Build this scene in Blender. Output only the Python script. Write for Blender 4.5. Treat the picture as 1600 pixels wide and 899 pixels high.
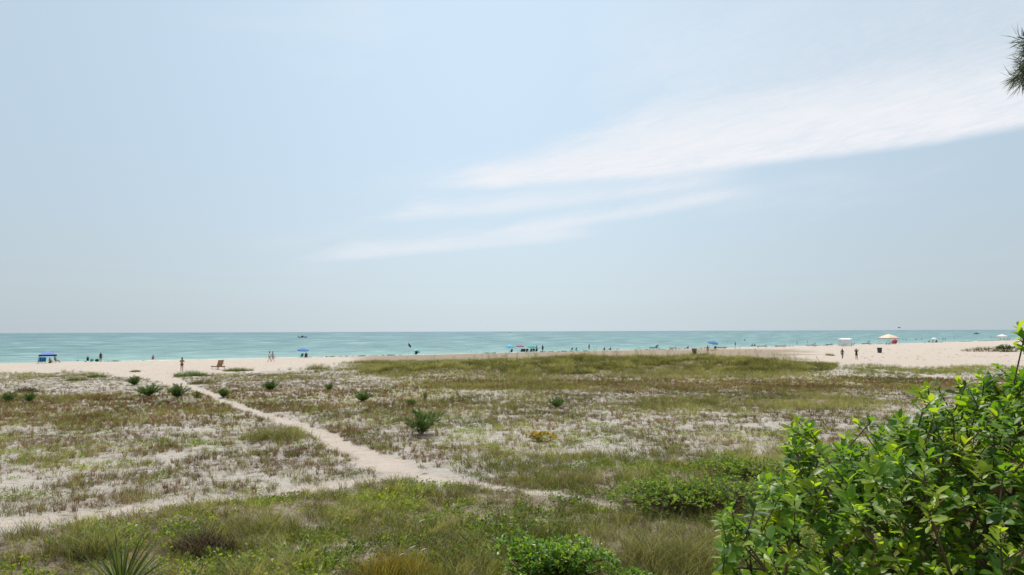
import bpy, bmesh, math, random
import numpy as np
from mathutils import Vector, Matrix, Euler, Quaternion

for o in list(bpy.data.objects):
    bpy.data.objects.remove(o)
SC = bpy.context.scene
COL = SC.collection
random.seed(7)
RNG = np.random.default_rng(11)
R = math.radians

# ------------------------------------------------------------------ camera
F = 1067.0                      # focal length in photo pixels (1600 wide)
CAMZ = 4.6
PITCH, ROLL = math.atan(68.5 / F), R(0.19)
cam_data = bpy.data.cameras.new('camera')
cam = bpy.data.objects.new('camera', cam_data)
COL.objects.link(cam)
cam_data.sensor_width = 36.0
cam_data.lens = F / 1600 * 36.0
cam_data.clip_start = 0.05
cam_data.clip_end = 80000
CAMROT = Matrix.Rotation(R(90) + PITCH, 3, 'X') @ Matrix.Rotation(-ROLL, 3, 'Z')
cam.matrix_world = Matrix.Translation((0, 0, CAMZ)) @ CAMROT.to_4x4()
SC.camera = cam
CR = np.array(CAMROT)

# ------------------------------------------------------------------ light
SUN_EL, SUN_AZ = 66.0, -8.0    # azimuth from +Y (out to sea), positive to the right
sd = Vector((math.sin(R(SUN_AZ)) * math.cos(R(SUN_EL)), math.cos(R(SUN_AZ)) * math.cos(R(SUN_EL)), math.sin(R(SUN_EL))))
sl = bpy.data.lights.new('sun', 'SUN')
sl.energy = 5.0
sl.angle = R(0.6)
sl.color = (1.0, 0.95, 0.87)
sun = bpy.data.objects.new('sun', sl)
COL.objects.link(sun)
sun.rotation_euler = sd.to_track_quat('Z', 'Y').to_euler()
sun.location = (0, 0, 60)
SC.view_settings.view_transform = 'Standard'
SC.view_settings.look = 'None'
SC.view_settings.exposure = 0.0
SC.view_settings.gamma = 1.0
SC.view_settings.use_curve_mapping = False
SC.render.engine = 'CYCLES'
SC.cycles.max_bounces = 6
SC.cycles.transparent_max_bounces = 6


# ------------------------------------------------------------------ tiny node language
class G:
    """builds math nodes in a node tree"""
    def __init__(self, nt):
        self.nt = nt

    def new(self, t, **kw):
        n = self.nt.nodes.new(t)
        for k, v in kw.items():
            setattr(n, k, v)
        return n

    def put(self, sock, v):
        if isinstance(v, E):
            self.nt.links.new(v.s, sock)
        elif isinstance(v, bpy.types.NodeSocket):
            self.nt.links.new(v, sock)
        else:
            sock.default_value = v

    def m(self, op, a, b=None, c=None, clamp=False):
        n = self.new('ShaderNodeMath', operation=op)
        n.use_clamp = clamp
        self.put(n.inputs[0], a)
        if b is not None: self.put(n.inputs[1], b)
        if c is not None: self.put(n.inputs[2], c)
        return E(self, n.outputs[0])

    def ss(self, x, a, b):
        n = self.new('ShaderNodeMapRange', interpolation_type='SMOOTHSTEP')
        for i, v in enumerate((x, a, b, 0.0, 1.0)):
            self.put(n.inputs[i], v)
        return E(self, n.outputs[0])

    def mix(self, f, a, b):
        n = self.new('ShaderNodeMix', data_type='RGBA')
        self.put(n.inputs['Factor'], f)
        for nm, v in (('A', a), ('B', b)):
            s = [i for i in n.inputs if i.name == nm and i.type == 'RGBA'][0]
            if isinstance(v, tuple) and len(v) == 3: v = (*v, 1)
            self.put(s, v)
        return [o for o in n.outputs if o.type == 'RGBA'][0]

    def noise(self, vec, scale=1.0, detail=4.0, rough=0.5, dist=0.0):
        n = self.new('ShaderNodeTexNoise')
        if vec is not None: self.put(n.inputs['Vector'], vec)
        n.inputs['Scale'].default_value = scale
        n.inputs['Detail'].default_value = detail
        n.inputs['Roughness'].default_value = rough
        n.inputs['Distortion'].default_value = dist
        return E(self, n.outputs[0])

    def xyz(self, a, b, c=0.0):
        n = self.new('ShaderNodeCombineXYZ')
        for i, v in enumerate((a, b, c)): self.put(n.inputs[i], v)
        return n.outputs[0]

    def sep(self, v):
        n = self.new('ShaderNodeSeparateXYZ')
        self.put(n.inputs[0], v)
        return [E(self, o) for o in n.outputs]

    def attr(self, name, kind='GEOMETRY'):
        n = self.new('ShaderNodeAttribute', attribute_name=name, attribute_type=kind)
        return E(self, n.outputs['Fac'])


class E:
    def __init__(self, g, s): self.g, self.s = g, s
    def __add__(self, o): return self.g.m('ADD', self, o)
    __radd__ = __add__
    def __sub__(self, o): return self.g.m('SUBTRACT', self, o)
    def __rsub__(self, o): return self.g.m('SUBTRACT', o, self)
    def __mul__(self, o): return self.g.m('MULTIPLY', self, o)
    __rmul__ = __mul__
    def __truediv__(self, o): return self.g.m('DIVIDE', self, o)
    def clamp(self): return self.g.m('ADD', self, 0.0, clamp=True)


# ------------------------------------------------------------------ world: hazy sky with a long bank of cirrus
W = bpy.data.worlds.new('World')
SC.world = W
W.use_nodes = True
nt = W.node_tree
nt.nodes.clear()
g = G(nt)
SKY = 0.075
sky = g.new('ShaderNodeTexSky', sky_type='NISHITA')
sky.sun_disc = False
sky.sun_elevation = R(SUN_EL)
sky.sun_rotation = R(SUN_AZ)
sky.altitude = 0
sky.air_density = 1.0
sky.dust_density = 3.0
sky.ozone_density = 1.5
tc = g.new('ShaderNodeTexCoord')
dx, dy, dz = g.sep(tc.outputs['Generated'])
az = g.m('ARCTAN2', dx, dy) * (180 / math.pi)          # degrees, 0 = out to sea
el = g.m('ARCSINE', dz) * (180 / math.pi)
k = 1.0 / SKY
# bright milky haze: whiter low down, brightest below the sun
dgl = (az - SUN_AZ - 7.0) / 28.0
glow = g.m('POWER', 2.718, dgl * dgl * -1.0)
lum = (0.655 + 0.205 * glow + 0.05 * g.ss(el, 0.0, 25.0)) * k
tone = g.mix(g.ss(el, -2.0, 15.0), (0.862, 1.0, 1.075), (0.795, 1.0, 1.175))
hv = g.new('ShaderNodeVectorMath', operation='SCALE')
nt.links.new(tone, hv.inputs[0])
nt.links.new(lum.s, hv.inputs['Scale'])
veil = 0.80 - 0.65 * g.ss(el, 26.0, 62.0)
col = g.mix(veil, sky.outputs[0], hv.outputs[0])
# cirrus: coordinates along / across the drift of the cloud bank, in degrees of sky
ca, sa = math.cos(R(9.0)), math.sin(R(9.0))
uu = az * ca + el * sa
vv = el * ca - az * sa
wob = g.noise(g.xyz(uu * 0.05, vv * 0.16), 1.0, 5, 0.55) - 0.5
fine = g.noise(g.xyz(uu * 0.16, vv * 0.75), 1.0, 9, 0.66, 0.5)
fib = g.noise(g.xyz(uu * 0.42, vv * 3.6), 1.0, 10, 0.70, 1.0)
fluff = g.noise(g.xyz(az * 0.9, el * 1.3), 1.0, 6, 0.6, 0.6)
def streak(u0, u1, f0, f1, v0, lo, hi, amp, slope=0.0, w=1.8, grow=6.0, soft=0.2):
    v = vv - v0 - (uu - u0) * slope + wob * w
    a = g.ss(uu + (fine - 0.5) * f0, u0, u0 + f0) * g.ss(uu, u1 + f1, u1)
    top = hi * (0.22 + 0.78 * g.ss(uu, u0, u0 + grow)) + (fine - 0.5) * 1.6 * w
    return a * g.ss(v, -lo, lo) * g.ss(v, top, top * soft) * amp
def pxd(x, y):                  # photo pixel -> (u, v) of this sky
    d = CR @ np.array([(x - 800) / F, -(y - 449.5) / F, -1.0]); d /= np.linalg.norm(d)
    a, e = math.degrees(math.atan2(d[0], d[1])), math.degrees(math.asin(d[2]))
    return a * ca + e * sa, e * ca - a * sa
def band(p0, p1, f0, f1, lo, hi, amp, w=1.8, grow=6.0, soft=0.2):
    (u0, v0), (u1, v1) = pxd(*p0), pxd(*p1)
    return streak(u0, u1, f0, f1, v0, lo, hi, amp, (v1 - v0) / (u1 - u0), w, grow, soft)
tex = (-0.15 + 1.15 * fine + 1.1 * fib)
m1 = band((640, 294), (1600, 198), 8, 30, 0.45, 7.0, 0.92, 1.4, 27.0, 0.3)
m2 = band((800, 268), (1330, 205), 12, 12, 0.5, 5.5, 0.6, 1.6, 14.0, 0.3)
m3 = band((560, 348), (1060, 300), 6, 7, 0.45, 2.3, 0.5, 1.1)
m4 = band((455, 410), (850, 378), 6, 6, 0.35, 2.0, 0.5, 1.0)
m5 = band((730, 374), (1100, 320), 5, 5, 0.4, 1.6, 0.55, 1.1)
m6 = band((860, 185), (1600, 90), 14, 30, 2.5, 12.0, 0.36, 2.5) * (0.75 * fluff + 1.0 * fib)
thin = g.ss(g.noise(g.xyz(uu * 0.035, vv * 0.12, 3.1), 1.0, 6, 0.6), 0.52, 0.82) * 0.32
inv = 1.0 - (m1 * tex).clamp()
for mm in (m2, m3, m4, m5):
    inv = inv * (1.0 - (mm * tex).clamp())
inv = inv * (1.0 - m6.clamp()) * (1.0 - thin * g.ss(el, 1.0, 9.0))
col = g.mix((1.0 - inv).clamp(), col, (0.865 * k, 0.885 * k, 0.93 * k))
bg = g.new('ShaderNodeBackground')
nt.links.new(col, bg.inputs[0])
bg.inputs[1].default_value = SKY
out = g.new('ShaderNodeOutputWorld')
nt.links.new(bg.outputs[0], out.inputs[0])
W.cycles.sampling_method = 'AUTOMATIC'


# ------------------------------------------------------------------ photo pixel <-> world
def ray(px, py):
    d = CR @ np.array([(px - 800) / F, -(py - 449.5) / F, -1.0])
    return d / np.linalg.norm(d)

def project(P):                 # (n,3) -> px, py
    q = (np.asarray(P, float) - np.array([0, 0, CAMZ])) @ CR
    w = np.maximum(-q[:, 2], 1e-3)
    return 800 + F * q[:, 0] / w, 449.5 - F * q[:, 1] / w

def on_plane(px, py, z=0.0):
    d = ray(px, py)
    t = (z - CAMZ) / d[2]
    return np.array([0, 0, CAMZ]) + d * t


# value noise on numpy arrays
_tab = np.random.default_rng(5).random((256, 256))
def vnoise(x, y, s=1.0, o=0):
    x = np.asarray(x, float) / s + 37.7 * o + 1000
    y = np.asarray(y, float) / s + 11.3 * o + 1000
    xi, yi = np.floor(x).astype(int), np.floor(y).astype(int)
    fx, fy = x - xi, y - yi
    fx, fy = fx * fx * (3 - 2 * fx), fy * fy * (3 - 2 * fy)
    t = lambda a, b: _tab[a & 255, b & 255]
    return (t(xi, yi) * (1 - fx) + t(xi + 1, yi) * fx) * (1 - fy) + (t(xi, yi + 1) * (1 - fx) + t(xi + 1, yi + 1) * fx) * fy
def fbm(x, y, s=1.0, o=0, n=4):
    v, a, tot = 0, 1.0, 0
    for i in range(n):
        v = v + a * vnoise(x, y, s / 2 ** i, o + i * 3); tot += a; a *= 0.55
    return v / tot
def sstep(x, a, b):
    t = np.clip((x - a) / (b - a), 0, 1)
    return t * t * (3 - 2 * t)

WATER_Z = -0.85
SHORE = np.array([on_plane(x, y, WATER_Z) for x, y in ((0, 567.5), (200, 564.5), (400, 560.5), (640, 555), (800, 551.3), (1000, 547), (1150, 543.3), (1300, 539.8), (1400, 537.2), (1500, 534.2), (1600, 531.5))])
_sx, _sy = SHORE[:, 0], SHORE[:, 1]
_cf = np.polyfit(_sx, _sy, 1)
SHORE_COS = 1 / math.hypot(1, _cf[0])
def shore_y(x):
    x = np.asarray(x, float)
    y = np.interp(x, _sx, _sy)
    y = np.where(x < _sx[0], _sy[0] + (x - _sx[0]) * 0.5, y)
    return np.where(x > _sx[-1], _sy[-1] + (x - _sx[-1]) * _cf[0], y)
def shore_d(x, y):              # metres landward of the waterline
    return (shore_y(x) - y) * SHORE_COS

def base_z(x, y):
    s = shore_d(x, y) + 1.6 * (fbm(x, y, 22, 4) - 0.5)
    z = np.where(s > 0, WATER_Z + 0.85 * (1 - np.exp(-np.maximum(s, 0) / 24)), np.maximum(WATER_Z + 0.05 * s, -4.0))
    land = sstep(s, 3, 25)
    return z + land * ((fbm(x, y, 9, 1) - 0.5) * 0.22 + (fbm(x, y, 1.7, 9, 3) - 0.5) * 0.13)
def ridge(x, y):
    cy = 84 + 0.10 * (x - 10)
    n = 0.65 + 0.7 * fbm(x, y, 14, 21)
    prof = np.exp(-((y - cy) / 8.5) ** 2)
    ends = sstep(x, -26, 14) * sstep(x, 44, 24)
    h = prof * ends * (0.95 + 0.6 * fbm(x, y, 3.5, 23, 3)) * n
    # low hummocks on the seaward edge left of the ridge and far to the right
    h = h + 0.35 * np.exp(-((y - 74 - 0.15 * x) / 9) ** 2) * sstep(x, -12, -40) * fbm(x, y, 8, 33)
    p = on_plane(1590, 549)
    h = h + 0.9 * np.exp(-((x - p[0] - 5) / 14) ** 2 - ((y - p[1] - 1) / 6) ** 2)
    # humps in the near scrub
    near = sstep(y, 24, 17) * sstep(y, -12, 0)
    return h + near * 0.45 * np.maximum(fbm(x, y, 4.5, 51) - 0.42, 0)
def terrain(x, y):
    return base_z(x, y) + ridge(np.asarray(x, float), np.asarray(y, float))

def hit(px, py, fn=terrain):
    """where the line of sight through a photo pixel meets the ground"""
    d = ray(px, py)
    t, p = 3.0, None
    while t < 2500:
        q = np.array([0, 0, CAMZ]) + d * t
        if q[2] < float(fn(q[0], q[1])):
            lo, hi = t / 1.01, t
            for _ in range(24):
                mid = (lo + hi) / 2
                q = np.array([0, 0, CAMZ]) + d * mid
                if q[2] < float(fn(q[0], q[1])): hi = mid
                else: lo = mid
            return Vector((q[0], q[1], float(terrain(q[0], q[1]))))
        t *= 1.01
    return Vector(q)
def beach(px, py):              # ground behind the dune ridge
    p = hit(px, py, lambda a, b: np.maximum(base_z(a, b), WATER_Z))
    return Vector((p.x, p.y, max(float(terrain(p.x, p.y)), WATER_Z - 0.01)))


# ------------------------------------------------------------------ mesh helpers
def mesh_obj(name, verts, faces, mat=None, parent=None, smooth=False, attrs=None, link=True):
    me = bpy.data.meshes.new(name)
    me.from_pydata([tuple(v) for v in verts] if not isinstance(verts, np.ndarray) else verts.tolist(), [], faces if isinstance(faces, list) else faces.tolist())
    if attrs:
        for k_, v_ in attrs.items():
            a = me.attributes.new(k_, 'FLOAT', 'POINT')
            a.data.foreach_set('value', np.asarray(v_, np.float32))
    if mat: me.materials.append(mat)
    if smooth: me.polygons.foreach_set('use_smooth', [True] * len(me.polygons))
    me.update()
    o = bpy.data.objects.new(name, me)
    if link: COL.objects.link(o)
    if parent: o.parent = parent
    return o

class MB:
    """collects shapes for one mesh"""
    def __init__(self): self.v, self.f, self.t = [], [], []
    def add(self, vs, fs, t=None):
        n = len(self.v)
        self.v += [tuple(p) for p in vs]
        self.f += [tuple(i + n for i in q) for q in fs]
        self.t += [0.5 if t is None else t] * len(vs)
    def box(self, c, s, rot=None):
        M = rot.to_matrix() if rot else Matrix.Identity(3)
        P = [Vector(c) + M @ Vector((x * s[0] / 2, y * s[1] / 2, z * s[2] / 2)) for x in (-1, 1) for y in (-1, 1) for z in (-1, 1)]
        self.add(P, [(0, 1, 3, 2), (4, 6, 7, 5), (0, 4, 5, 1), (2, 3, 7, 6), (0, 2, 6, 4), (1, 5, 7, 3)])
    def tube(self, pts, rad, n=6, cap=True, t=None):
        pts = [Vector(p) for p in pts]
        if not hasattr(rad, '__len__'): rad = [rad] * len(pts)
        V, Fc = [], []
        a = None
        for i, p in enumerate(pts):
            d = (pts[min(i + 1, len(pts) - 1)] - pts[max(i - 1, 0)]).normalized()
            if a is None: a = d.orthogonal().normalized()
            else:
                a = a - d * a.dot(d)
                a = a.normalized() if a.length > 1e-5 else d.orthogonal().normalized()
            b = d.cross(a)
            V += [p + (a * math.cos(2 * math.pi * j / n) + b * math.sin(2 * math.pi * j / n)) * rad[i] for j in range(n)]
        for i in range(len(pts) - 1):
            Fc += [(i * n + j, i * n + (j + 1) % n, (i + 1) * n + (j + 1) % n, (i + 1) * n + j) for j in range(n)]
        if cap:
            Fc += [tuple(range(n - 1, -1, -1)), tuple((len(pts) - 1) * n + j for j in range(n))]
        self.add(V, Fc, t)
    def lathe(self, prof, n=16, c=(0, 0, 0), ripple=0.0):
        V, Fc = [], []
        for r_, z in prof:
            V += [(c[0] + r_ * math.cos(2 * math.pi * j / n), c[1] + r_ * math.sin(2 * math.pi * j / n), c[2] + z) for j in range(n)]
        for i in range(len(prof) - 1):
            Fc += [(i * n + j, i * n + (j + 1) % n, (i + 1) * n + (j + 1) % n, (i + 1) * n + j) for j in range(n)]
        self.add(V, Fc)
    def ball(self, c, s, n=10, m=7):
        V = [(c[0], c[1], c[2] - s[2])]
        for i in range(1, m):
            a = math.pi * i / m
            V += [(c[0] + s[0] * math.sin(a) * math.cos(2 * math.pi * j / n), c[1] + s[1] * math.sin(a) * math.sin(2 * math.pi * j / n), c[2] - s[2] * math.cos(a)) for j in range(n)]
        V.append((c[0], c[1], c[2] + s[2]))
        Fc = [(0, 1 + (j + 1) % n, 1 + j) for j in range(n)]
        for i in range(m - 2):
            Fc += [(1 + i * n + j, 1 + i * n + (j + 1) % n, 1 + (i + 1) * n + (j + 1) % n, 1 + (i + 1) * n + j) for j in range(n)]
        L = len(V) - 1
        Fc += [(L, 1 + (m - 2) * n + j, 1 + (m - 2) * n + (j + 1) % n) for j in range(n)]
        self.add(V, Fc)
    def build(self, name, mat, parent=None, smooth=False, link=True):
        return mesh_obj(name, self.v, self.f, mat, parent, smooth, {'tint': self.t}, link)

def tag(o, label=None, cat=None, group=None, kind=None):
    if label: o['label'] = label
    if cat: o['category'] = cat
    if group: o['group'] = group
    if kind: o['kind'] = kind
    return o
def thing(name, label, cat, loc, rz=0.0, group=None, scale=1.0):
    o = bpy.data.objects.new(name, None)
    o.empty_display_size = 0.3
    COL.objects.link(o)
    o.location = loc
    o.rotation_euler = (0, 0, rz)
    o.scale = (scale,) * 3 if not hasattr(scale, '__len__') else scale
    return tag(o, label, cat, group)
def copy_part(src, parent):
    c = src.copy()
    COL.objects.link(c)
    c.parent = parent
    for ch in src.children:
        copy_part(ch, c)
    return c
def copy_thing(src, label, loc, rz, group=None, scale=1.0):
    c = src.copy()
    COL.objects.link(c)
    for ch in list(src.children):
        copy_part(ch, c)
    c.location = loc
    c.rotation_euler = (0, 0, rz)
    c.scale = (scale,) * 3 if not hasattr(scale, '__len__') else scale
    c['label'] = label
    if group: c['group'] = group
    return c


# ------------------------------------------------------------------ materials
def mat_new(name):
    m = bpy.data.materials.new(name)
    m.use_nodes = True
    m.node_tree.nodes.clear()
    return m, G(m.node_tree)
def finish(gg, sh):
    o = gg.new('ShaderNodeOutputMaterial')
    gg.nt.links.new(sh, o.inputs[0])
def principled(gg, color, rough=0.8, spec=0.3, normal=None):
    p = gg.new('ShaderNodeBsdfPrincipled')
    gg.put(p.inputs['Base Color'], color if not (isinstance(color, tuple) and len(color) == 3) else (*color, 1))
    gg.put(p.inputs['Roughness'], rough)
    p.inputs['Specular IOR Level'].default_value = spec
    if normal is not None: gg.put(p.inputs['Normal'], normal)
    return p.outputs[0]
def bump(gg, h, strength, dist):
    b = gg.new('ShaderNodeBump')
    b.inputs['Strength'].default_value = strength
    b.inputs['Distance'].default_value = dist
    gg.put(b.inputs['Height'], h)
    return b.outputs[0]
def plain(name, c, rough=0.7, spec=0.3, var=0.18, scale=14.0):
    m, gg = mat_new(name)
    t = gg.new('ShaderNodeTexCoord')
    n = gg.noise(t.outputs['Object'], scale, 4, 0.6)
    a = tuple(x * (1 - var) for x in c)
    b = tuple(min(x * (1 + var), 1) for x in c)
    finish(gg, principled(gg, gg.mix(n, a, b), rough, spec))
    return m
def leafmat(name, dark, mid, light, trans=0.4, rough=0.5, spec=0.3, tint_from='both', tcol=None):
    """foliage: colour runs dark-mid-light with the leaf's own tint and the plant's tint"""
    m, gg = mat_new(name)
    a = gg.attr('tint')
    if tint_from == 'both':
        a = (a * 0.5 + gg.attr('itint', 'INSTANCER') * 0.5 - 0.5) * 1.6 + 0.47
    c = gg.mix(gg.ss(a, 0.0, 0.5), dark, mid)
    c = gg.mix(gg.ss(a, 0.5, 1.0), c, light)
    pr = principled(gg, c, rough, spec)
    tr = gg.new('ShaderNodeBsdfTranslucent')
    tm = gg.new('ShaderNodeMix', data_type='RGBA', blend_type='MULTIPLY')
    cin = [i for i in tm.inputs if i.type == 'RGBA']
    tm.inputs['Factor'].default_value = 1.0
    gg.put(cin[0], c)
    cin[1].default_value = (*(tcol or (1.5, 1.5, 0.9)), 1)
    gg.put(tr.inputs['Color'], [o for o in tm.outputs if o.type == 'RGBA'][0])
    mx = gg.new('ShaderNodeMixShader')
    mx.inputs[0].default_value = trans
    gg.nt.links.new(pr, mx.inputs[1])
    gg.nt.links.new(tr.outputs[0], mx.inputs[2])
    finish(gg, mx.outputs[0])
    return m

M = {}
# sand: pinkish trodden sand, whiter wind-blown sand among the plants, litter under dense growth, wet at the edge
m, gg = mat_new('sand')
geo = gg.new('ShaderNodeNewGeometry')
px_, py_, pz_ = gg.sep(geo.outputs['Position'])
n1 = gg.noise(geo.outputs['Position'], 0.35, 5, 0.6)
n2 = gg.noise(geo.outputs['Position'], 3.2, 6, 0.65)
n3 = gg.noise(geo.outputs['Position'], 26.0, 4, 0.7)
pink = gg.mix(n1, (0.41, 0.356, 0.302), (0.485, 0.430, 0.376))
white = gg.mix(n2, (0.295, 0.27, 0.236), (0.475, 0.445, 0.40))
c = gg.mix(gg.attr('wild'), pink, white)
lit = gg.ss(gg.attr('litter') * 1.2 + (n2 - 0.5) * 1.5 + (n3 - 0.5) * 1.0, 0.35, 0.95)
c = gg.mix(lit * 0.85, c, gg.mix(n3, (0.15, 0.115, 0.075), (0.30, 0.245, 0.18)))
c = gg.mix(gg.attr('wet'), c, (0.36, 0.305, 0.25))
c = gg.mix(gg.ss(n3, 0.55, 0.70) * 0.4, c, (0.27, 0.225, 0.18))
vo = gg.new('ShaderNodeTexVoronoi')
gg.put(vo.inputs['Vector'], geo.outputs['Position'])
vo.inputs['Scale'].default_value = 1.9
foot = gg.ss(E(gg, vo.outputs['Distance']), 0.0, 0.33)
n4 = gg.noise(geo.outputs['Position'], 8.5, 4, 0.6)
h = foot * 0.7 + n4 * 0.4 + n2 * 0.6 + n3 * 0.14 + gg.noise(geo.outputs['Position'], 1.3, 3, 0.5) * 0.7
finish(gg, principled(gg, c, 0.95, 0.1, bump(gg, h, 1.0, 0.20)))
M['sand'] = m

# sea
m, gg = mat_new('sea_water')
geo = gg.new('ShaderNodeNewGeometry')
x_, y_, z_ = gg.sep(geo.outputs['Position'])
al = math.atan(_cf[0])
u_ = x_ * math.cos(al) + y_ * math.sin(al)
w_ = y_ * math.cos(al) - x_ * math.sin(al)
ld = gg.attr('logd')
big = gg.noise(gg.xyz(u_ * 0.010, w_ * 0.030), 1.0, 5, 0.6)
mid_ = gg.noise(gg.xyz(u_ * 0.07, w_ * 0.22), 1.0, 4, 0.6)
t_ = ld + (big - 0.5) * 0.55 + (mid_ - 0.5) * 0.35
c = gg.mix(gg.ss(t_, 0.15, 0.95), (0.285, 0.405, 0.36), (0.185, 0.315, 0.292))
c = gg.mix(gg.ss(t_, 1.0, 2.1), c, (0.11, 0.225, 0.228))
c = gg.mix(gg.ss(t_, 2.3, 3.6), c, (0.085, 0.160, 0.190))
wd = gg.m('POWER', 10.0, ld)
rip = gg.noise(gg.xyz(u_ / (wd + 90.0) * 14.0, ld * 11.0), 1.0, 5, 0.65, 0.3)  # light and dark of the waves, painted into the colour as streaks
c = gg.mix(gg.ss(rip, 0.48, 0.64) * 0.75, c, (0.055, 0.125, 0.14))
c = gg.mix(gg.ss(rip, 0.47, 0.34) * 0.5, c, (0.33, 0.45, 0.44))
foam = gg.ss(ld + (gg.noise(gg.xyz(u_ * 0.09, w_ * 0.35), 1.0, 4, 0.6) - 0.5) * 1.3, 0.30, 0.12) * gg.ss(gg.noise(gg.xyz(u_ * 0.5, w_ * 1.2), 1.0, 3, 0.6), 0.42, 0.58)
c = gg.mix(foam * 0.75, c, (0.75, 0.78, 0.77))
wav = gg.noise(gg.xyz(u_ * 0.35, w_ * 0.9), 1.0, 4, 0.6) * 0.8 + gg.noise(gg.xyz(u_ * 1.4, w_ * 2.6), 1.0, 3, 0.6) * 0.25
nrm = bump(gg, wav, 1.0, 0.85)
p = gg.new('ShaderNodeBsdfPrincipled')
gg.put(p.inputs['Base Color'], c)
p.inputs['Roughness'].default_value = 0.32
p.inputs['IOR'].default_value = 1.2
p.inputs['Specular IOR Level'].default_value = 0.35
gg.put(p.inputs['Normal'], nrm)
finish(gg, p.outputs[0])
M['sea'] = m

M['dry'] = leafmat('dry_stalks', (0.10, 0.055, 0.02), (0.26, 0.165, 0.070), (0.47, 0.36, 0.19), 0.22, 0.8, 0.1, tcol=(1.3, 1.15, 0.8))
M['dead'] = leafmat('dead_stems', (0.05, 0.036, 0.022), (0.185, 0.14, 0.09), (0.42, 0.34, 0.24), 0.2, 0.9, 0.1, tcol=(1.1, 1.05, 0.9))
M['grass'] = leafmat('beach_grass', (0.06, 0.065, 0.018), (0.205, 0.215, 0.07), (0.47, 0.45, 0.22), 0.38, 0.6, 0.2, tcol=(1.4, 1.3, 0.75))
M['cover'] = leafmat('ground_cover', (0.045, 0.07, 0.01), (0.165, 0.22, 0.03), (0.37, 0.40, 0.055), 0.4, 0.55, 0.25, tcol=(1.4, 1.5, 0.5))
M['vine'] = leafmat('vine_leaves', (0.05, 0.09, 0.012), (0.14, 0.21, 0.025), (0.32, 0.36, 0.04), 0.42, 0.45, 0.35, tcol=(1.5, 1.6, 0.5))
M['sapling'] = leafmat('sapling_needles', (0.025, 0.055, 0.016), (0.065, 0.12, 0.03), (0.14, 0.20, 0.055), 0.35, 0.55, 0.25, tint_from='own')
M['clump'] = leafmat('clump_blades', (0.06, 0.065, 0.02), (0.17, 0.175, 0.055), (0.38, 0.35, 0.16), 0.35, 0.7, 0.2, tint_from='own')
M['bark_clump'] = leafmat('withered_blades', (0.03, 0.022, 0.014), (0.085, 0.062, 0.04), (0.24, 0.19, 0.13), 0.15, 0.9, 0.1, tint_from='own')
M['gold'] = leafmat('golden_blades', (0.12, 0.085, 0.015), (0.26, 0.20, 0.035), (0.42, 0.32, 0.08), 0.45, 0.6, 0.2, tint_from='own', tcol=(1.4, 1.3, 0.6))
M['leaf'] = leafmat('broad_leaf', (0.020, 0.060, 0.012), (0.085, 0.18, 0.024), (0.25, 0.33, 0.04), 0.48, 0.42, 0.35, tint_from='own', tcol=(2.3, 2.2, 0.45))
M['bright'] = leafmat('bright_leaf', (0.03, 0.08, 0.01), (0.085, 0.185, 0.02), (0.25, 0.34, 0.03), 0.4, 0.4, 0.4, tint_from='own', tcol=(1.8, 1.9, 0.45))
M['thicket'] = leafmat('thicket_leaf', (0.04, 0.075, 0.012), (0.11, 0.19, 0.022), (0.27, 0.34, 0.04), 0.42, 0.5, 0.3, tint_from='own', tcol=(1.5, 1.6, 0.5))
M['spike'] = leafmat('spike_leaf', (0.018, 0.04, 0.012), (0.055, 0.095, 0.022), (0.17, 0.19, 0.05), 0.25, 0.4, 0.4, tint_from='own')
M['autumn'] = leafmat('orange_leaf', (0.10, 0.16, 0.02), (0.30, 0.28, 0.03), (0.55, 0.26, 0.03), 0.35, 0.5, 0.3, tint_from='own')
M['pine'] = leafmat('pine_needle', (0.025, 0.04, 0.02), (0.065, 0.09, 0.045), (0.15, 0.18, 0.10), 0.3, 0.5, 0.3, tint_from='own')
M['bark'] = plain('bark', (0.085, 0.062, 0.045), 0.9, 0.1, 0.45, 30)
M['twig'] = plain('twig', (0.11, 0.075, 0.045), 0.85, 0.15, 0.4, 30)
M['weed'] = plain('seaweed', (0.05, 0.04, 0.028), 0.9, 0.1, 0.4, 5)

# ------------------------------------------------------------------ plant cover read from the photo's ground zones
def polyline_dist(x, y, pts):
    best = np.full(np.shape(x), 9.0)
    for (x0, y0, w0), (x1, y1, w1) in zip(pts[:-1], pts[1:]):
        ddx, ddy = x1 - x0, y1 - y0
        t = np.clip(((x - x0) * ddx + (y - y0) * ddy) / (ddx * ddx + ddy * ddy), 0, 1)
        d = np.hypot(x - x0 - t * ddx, y - y0 - t * ddy) / (w0 + t * (w1 - w0))
        best = np.minimum(best, d)
    return best
def world_line(pts):
    return [(*on_plane(a, b)[:2], w) for a, b, w in pts]
PATHS = [world_line(q) for q in (
    [(665, 748, .55), (640, 741, .85), (600, 725, .80), (545, 701, .72), (498, 675, .6), (425, 652, .46), (370, 634, .42), (320, 613, .5), (270, 598, 1.1), (235, 585, 2.0), (190, 573, 4.0)],
    [(640, 743, .6), (560, 753, .5), (450, 769, .46), (360, 781, .42), (220, 797, .48), (100, 811, .42), (0, 823, .42), (-200, 845, .45)],
    [(650, 743, .5), (725, 752, .36), (800, 767, .2), (870, 780, .2), (940, 793, .36), (1010, 805, .2)],
    [(1300, 572, .5), (1370, 578, .8), (1430, 585, .8), (1480, 592, .7), (1700, 612, .7)])]
def path_mask(x, y):
    d = np.full(np.shape(x), 9.0)
    for q in PATHS:
        d = np.minimum(d, polyline_dist(x, y, q))
    return d + (fbm(x, y, 1.1, 71, 3) - 0.5) * 0.9

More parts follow.
